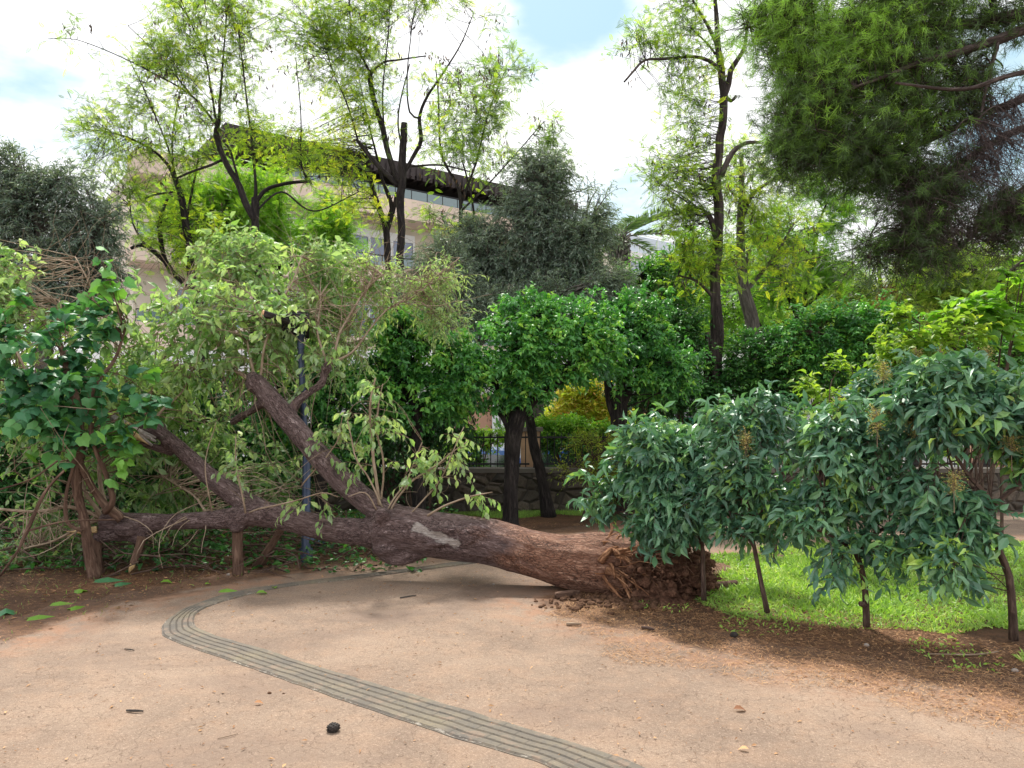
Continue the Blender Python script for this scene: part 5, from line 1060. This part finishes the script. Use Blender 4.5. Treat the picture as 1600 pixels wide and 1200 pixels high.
# ================================================================== CARS IN THE STREET
def car(label,cx,cy,paint,z0=-.59,flip=1):
    r=thing('parked_car',label,'car',(cx,cy,z0),'cars parked along the street')
    prof=[(-2.1,.32),(-2.12,.62),(-1.98,.80),(-1.15,.92),(-.55,1.38),(.0,1.46),(.75,1.42),(1.45,1.02),(2.0,.95),(2.12,.70),(2.08,.32)]
    def ext(a,pr,w,inset=None,mi=0):
        s_=spline(np.array([(p[0],0,p[1],1) for p in pr]),step=.12)[:,[0,2]]; n=len(s_)
        half=np.array([w/2*(1-.16*max(0,(z-.85)/.6)) for z in s_[:,1]])
        L_=[(x*flip,-h,z) for (x,z),h in zip(s_,half)]; R_=[(x*flip,h,z) for (x,z),h in zip(s_,half)]; V=np.array(L_+R_)+np.array((cx,cy,z0))
        F=[(i,i+1,n+i+1,n+i) for i in range(n-1)]+[(n-1,0,n,2*n-1)]; a.add(V,[np.array(F),np.array([list(range(n))[::-1]]),np.array([list(range(n,2*n))])],mi=mi)
    m,t,p=mat('car_paint'); p.inputs['Base Color'].default_value=(*paint,1); p.inputs['Roughness'].default_value=.25; p.inputs['Coat Weight'].default_value=.8
    a=Acc(); ext(a,prof,1.72); a.build('body',m,r,smooth=False)
    gm=glass('car_glass',(.02,.025,.03))
    for s_ in (-1,1):
        for pr in ([(-1.0,.95),(-.5,1.33),(.0,1.38),(.0,.95)],[(.08,.95),(.08,1.38),(.7,1.35),(1.2,1.05),(1.1,.95)]):
            V=[]; 
            for off in (.0,.012): V+=[((x)*flip+cx,cy+s_*(.86*(1-.16*max(0,(z-.85)/.6))+off),z+z0) for x,z in pr]
            n=len(pr); V=np.array(V); a=Acc(); a.add(V,[np.array([list(range(n))]),np.array([list(range(n,2*n))]),np.array([(i,(i+1)%n,n+(i+1)%n,n+i) for i in range(n)])]); a.build('window',gm,r,smooth=False)
    for s_ in (-1,1):
        for x in (-1.3,1.3):
            a=Acc(); c=np.array((cx+x*flip,cy+s_*.80,z0+.31)); tubes(a,np.array([c+(0,-.1,0),c+(0,-.09,0),c+(0,.09,0),c+(0,.1,0)]),np.array([.28,.31,.31,.28]),12); w=a.build('wheel',plain('tyre_rubber',(.02,.02,.02),.9),r)
            a=Acc(); tubes(a,np.array([c+(0,-.108,0),c+(0,.108,0)]),np.array([.18,.18]),12); a.build('rim',plain('wheel_rim',(.4,.4,.42),.35,.8),w)
    return r
car('blue car parked behind the fence right of the tan pillar',P(868,700,17.6)[0],17.6,(.03,.13,.50))
car('blue car parked left of the forked orange trunk',P(742,700,17.3)[0],17.3,(.03,.14,.52))
car('white car parked beyond the upright fallen limb',P(520,700,17.5)[0],17.5,(.72,.73,.74))
car('silver car glimpsed beyond the low broken limbs',P(300,700,17.4)[0],17.4,(.42,.44,.46))
v=car('white van with a red stripe glimpsed beside the lamp post',P(445,700,20.3)[0],20.3,(.75,.75,.76))
a=Acc(); x=P(445,700,20.3)[0]; box(a,(x,19.425,.25),(3.6,.012,.14)); a.build('stripe',plain('red_stripe',(.55,.03,.03),.4),v,smooth=False)

# ================================================================== LAMP POST
Yl=8.5; LX=P(477,700,Yl)[0]; lp=thing('lamp_post','slender dark blue lamp post knocked about by the fallen tree, black lantern on top','lamp post',(LX,Yl,0))
M_post=plain('blue_grey_post',(.030,.045,.085),.35,.3,var=.15,scale=5)
top=P(470,545,Yl); a=Acc(); tubes(a,np.array([(LX+.02,Yl,-.02),(LX+.02,Yl,.15),(LX+.02,Yl,.16),(LX+.015,Yl,1.2),(LX,Yl,1.21),(top[0],Yl,top[2])]),np.array([.075,.075,.05,.044,.038,.033]),16); a.build('pole',M_post,lp)
a=Acc(); z=top[2]; tubes(a,np.array([(top[0],Yl,z),(top[0],Yl,z+.05),(top[0],Yl,z+.12),(top[0],Yl,z+.13),(top[0],Yl,z+.22),(top[0],Yl,z+.32)]),np.array([.042,.042,.032,.045,.05,.06]),16); a.build('collar',M_post,lp)
M_blk=plain('black_lantern_metal',(.010,.010,.012),.4,.4,var=.1)
lc=P(462,505,Yl); a=Acc(); tubes(a,np.array([(lc[0],Yl,lc[2]-.12),(lc[0],Yl,lc[2]-.05),(lc[0],Yl,lc[2]+.06),(lc[0],Yl,lc[2]+.10),(lc[0],Yl,lc[2]+.13)]),np.array([.09,.12,.135,.12,.06]),16)
for k in range(7): z=lc[2]-.08+k*.03; tubes(a,np.array([(lc[0],Yl,z),(lc[0],Yl,z+.012)]),np.array([.138,.138]),16)
for sx in (-1,1): box(a,(lc[0]+sx*.135,Yl,lc[2]-.03),(.03,.04,.28))
lt=a.build('lantern',M_blk,lp)
a=Acc(); rows=[(458,506,5,-.15),(440,499,5,-.2),(425,494,5.5,-.25),(411,490,6,-.3)]; s_=spline(LIMB(Yl,rows),n=12); tubes(a,s_[:,:3],s_[:,3],10,lump=.15)
br=tag(a.build('sawn_branch',B_dark,smooth=True),'dark branch with a pale sawn end resting across the black lantern','branch')
a=Acc(); q=s_[-1]; d=nrm(s_[-1,:3]-s_[-2,:3]); tubes(a,np.array([q[:3]+d*.001,q[:3]+d*.012]),np.array([q[3]*1.05,q[3]*.95]),10); a.build('sawn_end',plain('fresh_cut_wood',(.62,.36,.20),.8,scale=60),br,smooth=False)

# ================================================================== GRASS, LITTER, SMALL THINGS
def scatter(poly,n,x0,x1,y0,y1,feather=.15,clump=0,seed=0):
    o=[]; tot=0
    while tot<n:
        p=np.column_stack((RNG.uniform(x0,x1,n),RNG.uniform(y0,y1,n))); sd=poly_sd(p,poly)
        e=sd+feather*3*vn(np.column_stack((p*1.6,p[:,0]*0)),seed); k=(e>0)
        if clump: k&=vn(np.column_stack((p*2.5,p[:,0]*0+4)),seed+3)>RNG.uniform(-1.6,clump,n)-.4
        o.append(p[k]); tot+=k.sum()
    return np.concatenate(o)[:n]
def grass(name,poly,n,b,h,base,label=None,clump=.4,lean=.6,w=.10):
    p=scatter(poly,n,*b,clump=clump,feather=.20 if n>50000 else .15); a=Acc(); m=len(p); O=np.column_stack((p,np.full(m,.002))); D=nrm(np.column_stack((RNG.normal(0,lean,m),RNG.normal(0,lean,m),np.ones(m))))
    hh=h*RNG.uniform(.5,1.25,m)*(1+.4*vn(np.column_stack((p*2,p[:,0]*0)),5)); leaves(a,O,D,RNG.normal(0,.6,(m,3))+np.array((0,-.6,.5)),hh,hh*w*RNG.uniform(.8,1.4,m),'blade',np.clip(base+.18*RNG.normal(size=m)+.25*vn(np.column_stack((p*1.5,p[:,0]*0)),8),0,1))
    return tag(a.build(name,L_grass,smooth=False),label,'grass',kind='stuff')
grass('lawn_grass',LAWN,80000,(1.5,9.5,4.8,10.5),.068,.5,'short bright green lawn grass with broad blades beside the saplings',w=.17,lean=1.1)
grass('far_grass',LAWN2,22000,(-3.5,3.2,11,13),.045,.35,'thin strip of grass before the stone wall')
BEDL=np.array([(-12,3.2)]+gp((-300,1090),(0,1003),(110,957),(200,937),(320,917),(450,893),(560,878),(560,840),(0,860))+[(-12,7.5)])
BEDR=np.array(gp((850,905),(1000,905),(1110,930),(1350,968),(1600,1000),(1800,1030),(1900,1200),(1600,1095),(1300,1052),(1000,990),(850,952)))
BACK=np.array(gp((-300,895),(300,895),(560,868),(700,845),(880,822),(880,790),(0,790),(-300,800)))
grass('weeds',BEDL,3200,(-12,-1.5,3,8.5),.045,.12,'sparse weeds and grass growing in the soil at the left',clump=1.4,lean=.9)
p=scatter(BEDR,2600,0,6,3.5,7.5,clump=2.5); p=p[vn(np.column_stack((p*1.7,p[:,0]*0)),14)>.25]; a=Acc(); m=len(p)
leaves(a,np.column_stack((p,np.full(m,.004))),nrm(np.column_stack((RNG.normal(0,.9,m),RNG.normal(0,.9,m),np.ones(m)*.7))),RNG.normal(0,.5,(m,3))+np.array((0,0,1.)),.035,.014,'oval',RNG.uniform(.2,.8,m)); tag(a.build('bed_weeds',L_grass,smooth=False),'tiny weeds dotting the bare soil bed at the right','weeds',kind='stuff')
# dry needles and bark bits
a=Acc()
def litter(poly,n,b,L=.055,w=.0022,clump=.8,base=.5,seed=0,feather=.2,z=.006):
    p=scatter(poly,n,*b,clump=clump,feather=feather,seed=seed); m=len(p); th=RNG.uniform(0,2*math.pi,m); D=np.column_stack((np.cos(th),np.sin(th),RNG.normal(0,.12,m)))
    l=L*RNG.uniform(.4,1.4,m); leaves(a,np.column_stack((p,z+RNG.uniform(0,.008,m))),D,np.column_stack((RNG.normal(0,.3,m),RNG.normal(0,.3,m),np.ones(m))),l,w*RNG.uniform(.7,1.6,m),'dia',np.clip(base+.22*RNG.normal(size=m),0,1))
litter(BEDR,22000,(0,6.5,3,7.8),base=.55); litter(BEDR,2600,(0,6.5,3,7.8),L=.03,w=.012,base=.45); litter(BEDL,14000,(-12,-1.5,3,8.5),base=.6); litter(BEDL,2200,(-12,-1.5,3,8.5),L=.04,w=.015,base=.45)
litter(BACK,9000,(-10,1.5,7.5,13),base=.5,L=.07,w=.005)
EDGE=np.array(gp((790,960),(880,930),(1150,1000),(1400,1045),(1620,1090),(1620,1130),(1250,1075),(950,1010)))
litter(EDGE,9000,(-.2,4.5,3.5,7.5),base=.68,clump=1.6)
tag(a.build('needle_litter',L_lit,smooth=False),'dry orange brown needles and bark bits along the soil edges','litter',kind='stuff')
a=Acc()
litter(PATH,5200,(-4.5,4.5,2.2,8.6),L=.03,w=.0022,base=.10,clump=1.2,feather=-.05,z=.008); litter(PATH,900,(-4.5,4.5,2.2,8.6),L=.014,w=.009,base=.25,clump=1.2,feather=-.05,z=.008); litter(PATH,620,(-4.5,4.5,2.4,8.6),L=.03,w=.010,base=.7,clump=1.2,feather=-.05,z=.008)
tag(a.build('path_debris',L_lit,smooth=False),'tiny twigs, chips and crumbs strewn over the path','debris',kind='stuff')
# countable leaves and bits
def flat_leaf(px,py,L,kind,m_,label,cat,rot,rnd=.5,group=None,lift=.012,name='fallen_leaf'):
    c=G(px,py,.006); a=Acc(); leaves(a,np.array([c+(0,0,lift)]),np.array([(math.cos(rot),math.sin(rot),.05)]),np.array([(.1,-.15,1.)]),L,L*.6,kind,rnd); return tag(a.build(name,m_,smooth=False),label,cat,group)
FLG='green leaves torn off onto the soil'
for px,py,L,rt,lab in [(345,924,.17,.1,'pale green leaf lying flat on the orange soil nearest the strip bend'),(400,929,.11,.5,'small green leaf at the soil edge just right of the pale one'),(430,921,.09,2,'green leaf scrap at the kerb edge close to the strip'),(82,945,.17,.3,'green leaf lying on the weedy soil left of the kerb'),(110,953,.14,1.2,'curled green leaf at the lower edge of the weedy soil'),(45,968,.2,.6,'large light green leaf near the left frame edge'),(10,960,.26,2.2,'very large dark teal leaf at the left frame edge'),(130,925,.15,2.6,'green leaf below the vine wrapped stems'),(180,915,.16,.9,'dark green leaf beside the prop stub'),(150,908,.3,.2,'broad dark leaf drooping at the foot of the prop stub'),(320,915,.07,1,'tiny green leaf by the orange soil rim'),(250,912,.12,.4,'leaf lying in the litter under the low limb')]:
    flat_leaf(px,py,L,'lobe' if L>.12 else 'oval',L_ivy if 'dark' in lab else L_bright,lab,'leaf',rt,.55,FLG)
flat_leaf(1146,1111,.075,'oval',L_dead,'dry olive brown leaf on the path at the lower right','leaf',.1,.4); flat_leaf(1480,1000,.09,'oval',L_yellow,'yellow green leaf on the dark soil between the right saplings','leaf',.3,.6); flat_leaf(1170,1174,.05,'oval',L_lit,'small pale dry leaf near the bottom of the path','leaf',2.8,.95)
flat_leaf(397,1101,.05,'oval',L_dead,'orange brown leaf scrap on the path left of the strip','leaf',.2,.9); flat_leaf(1500,990,.07,'oval',L_lit,'pale curled dry leaf beside the rightmost trunk','leaf',.9,1.0)
def stick(px0,py0,px1,py1,r,m_,label,cat='stick',name='stick',bend=.01):
    p0,p1=G(px0,py0,r+.006),G(px1,py1,r+.006); m=(p0+p1)/2+np.array((bend,-bend,.004)); s_=spline(np.array([(*p0,r),(*m,r*1.1),(*p1,r*.7)]),n=8); a=Acc(); tubes(a,s_[:,:3],s_[:,3],8,lump=.3); return tag(a.build(name,m_),label,cat)
stick(198,1110,224,1111,.006,B_grey,'short grey bent twig on the path at the lower left')
stick(885,975,908,975,.011,B_twig,'pale broken stick at the path edge below the roots'); stick(1003,980,1022,984,.012,B_sap,'brown bark piece lying at the edge of the soil bed','bark','bark_piece')
stick(1060,922,1150,910,.035,B_hero and B_stub,'long slab of dark bark lying on the grass beside the roots','bark','bark_slab',bend=.03)
stick(868,930,905,926,.03,B_stub,'flat dark bark piece at the foot of the fallen trunk','bark','bark_piece'); stick(340,1154,372,1146,.002,B_twig,'hair thin curved twig near the bottom left of the path'); stick(195,1014,210,1016,.004,B_grey,'tiny grey twig beside the strip bend')
stick(1450,1022,1560,1018,.005,B_twig,'long thin twig lying on the soil at the right',bend=.05); stick(625,934,650,930,.006,B_grey,'small twig in the shade in front of the fallen trunk')
def cone(px,py,r,label,cat='pine cone',name='pine_cone',m_=None):
    c=G(px,py,r*.75); a=Acc(); ax=np.array((.9,.3,.1)); ax/=np.linalg.norm(ax); s1=nrm(np.cross(ax,(0,0,1.))); s2=np.cross(ax,s1)
    V=[];  clod(a,c,r,3,.75,4,.12)
    for i in range(60):
        t=i/60; th=i*2.4; w=math.sin(math.pi*(.12+.8*t)); q=c+ax*(t-.5)*2.1*r+(s1*math.cos(th)+s2*math.sin(th)*.8)*r*.95*w; d=nrm(s1*math.cos(th)+s2*math.sin(th)+ax*.6); clod(a,q,r*.2,1,.7,i,.2)
    return tag(a.build(name,m_ or plain('cone_scale_brown',(.022,.016,.013),.8,var=.3,scale=60)),label,cat)
cone(521,1137,.030,'dark brown pine cone lying on the path left of the ribbed strip'); cone(1147,992,.026,'dark pine cone on the reddish soil below the saplings')
M_peb=plain('pale_pebble',(.26,.22,.19),.8,var=.25,scale=30)
for i,(px,py,r,lab) in enumerate([(1354,1008,.02,'grey stone on the soil between the right saplings'),(1586,1048,.022,'pale stone on the soil at the right edge'),(771,913,.014,'white pebble in front of the fallen trunk'),(641,909,.012,'tiny white pebble in the shade of the trunk'),(421,1083,.012,'dark crumb of earth on the path left of the strip'),(443,1084,.008,'tiny dark crumb right of the larger one'),(357,898,.02,'pale stone at the soil edge under the low limb'),(705,1086,.007,'little reddish chip right of the ribbed strip'),(1003,1035,.010,'white chip in the middle of the path')]):
    c=G(px,py,r*.5); a=Acc(); clod(a,c,r,2,.7,i+20,.3); tag(a.build('stone',M_peb if 'dark' not in lab else M_loose,smooth=True),lab,'stone')
# scrap of blue plastic behind the trunk
c=G(500,848,.05); a=Acc(); clod(a,c+(0,0,.02),.11,3,.6,31,.9); tag(a.build('plastic_bag',plain('blue_plastic',(.16,.20,.34),.4),smooth=False),'crumpled pale blue plastic bag lying behind the low limb','bag')
# terracotta edging blocks beyond the lawn
for i,(px,lab) in enumerate([(1262,'left rounded terracotta planter beyond the far path'),(1296,'right rounded terracotta planter beyond the far path')]):
    c=np.array((P(px,780,12.6)[0],12.6,0)); r=thing('planter',lab,'planter',c,'terracotta planters'); a=Acc(); tubes(a,np.array([c,c+(0,0,.05),c+(0,0,.25),c+(0,0,.27),c+(0,0,.32)]),np.array([.10,.11,.15,.17,.17]),20); a.build('pot',plain('terracotta',(.42,.13,.07),.8),r)
    lv=Acc(); O=c+np.array((0,0,.3))+RNG.normal(0,.04,(40,3)); sprig_leaves(lv,O,nrm(RNG.normal(size=(40,3))+np.array((0,0,1.2))),.25,6,.07,.5,kind='oval'); lv.build('plant',L_dark,r,smooth=False)
# debris of twigs under the fallen crown
a=Acc(); n=520; q=np.column_stack((RNG.uniform(-6.5,-1.1,n),RNG.uniform(7.7,10.5,n),RNG.uniform(.01,.25,n))); th=RNG.uniform(0,6.28,n); d=np.column_stack((np.cos(th),np.sin(th)*.6,RNG.normal(0,.25,n))); l=RNG.uniform(.2,.9,n)[:,None]
pt=np.stack((q,q+d*l*.5+RNG.normal(0,.04,(n,3)),q+d*l),1); pt[...,2]=np.maximum(pt[...,2],.01); tubes(a,pt,np.array([.007,.005,.002])[None]*RNG.uniform(.5,1.6,(n,1)),5,cap=False); tag(a.build('fallen_twigs',B_sap),'tangle of broken twigs lying under the fallen crown','twigs',kind='stuff')
a=Acc(); n=5200; q=np.column_stack((RNG.uniform(-8,-.9,n),RNG.uniform(7.9,12.4,n),RNG.uniform(.0,.35,n)**1.5)); leaves(a,q,nrm(RNG.normal(size=(n,3))*np.array((1,1,.5))+np.array((0,0,.2))),RNG.normal(0,.7,(n,3))+np.array((0,0,1.)),RNG.uniform(.05,.12,n),.045,'oval',np.clip(RNG.normal(.35,.22,n),0,1)); tag(a.build('ground_cover',L_dark,smooth=False),'low dark green ground cover under the shrubs at the left','ground cover',kind='stuff')
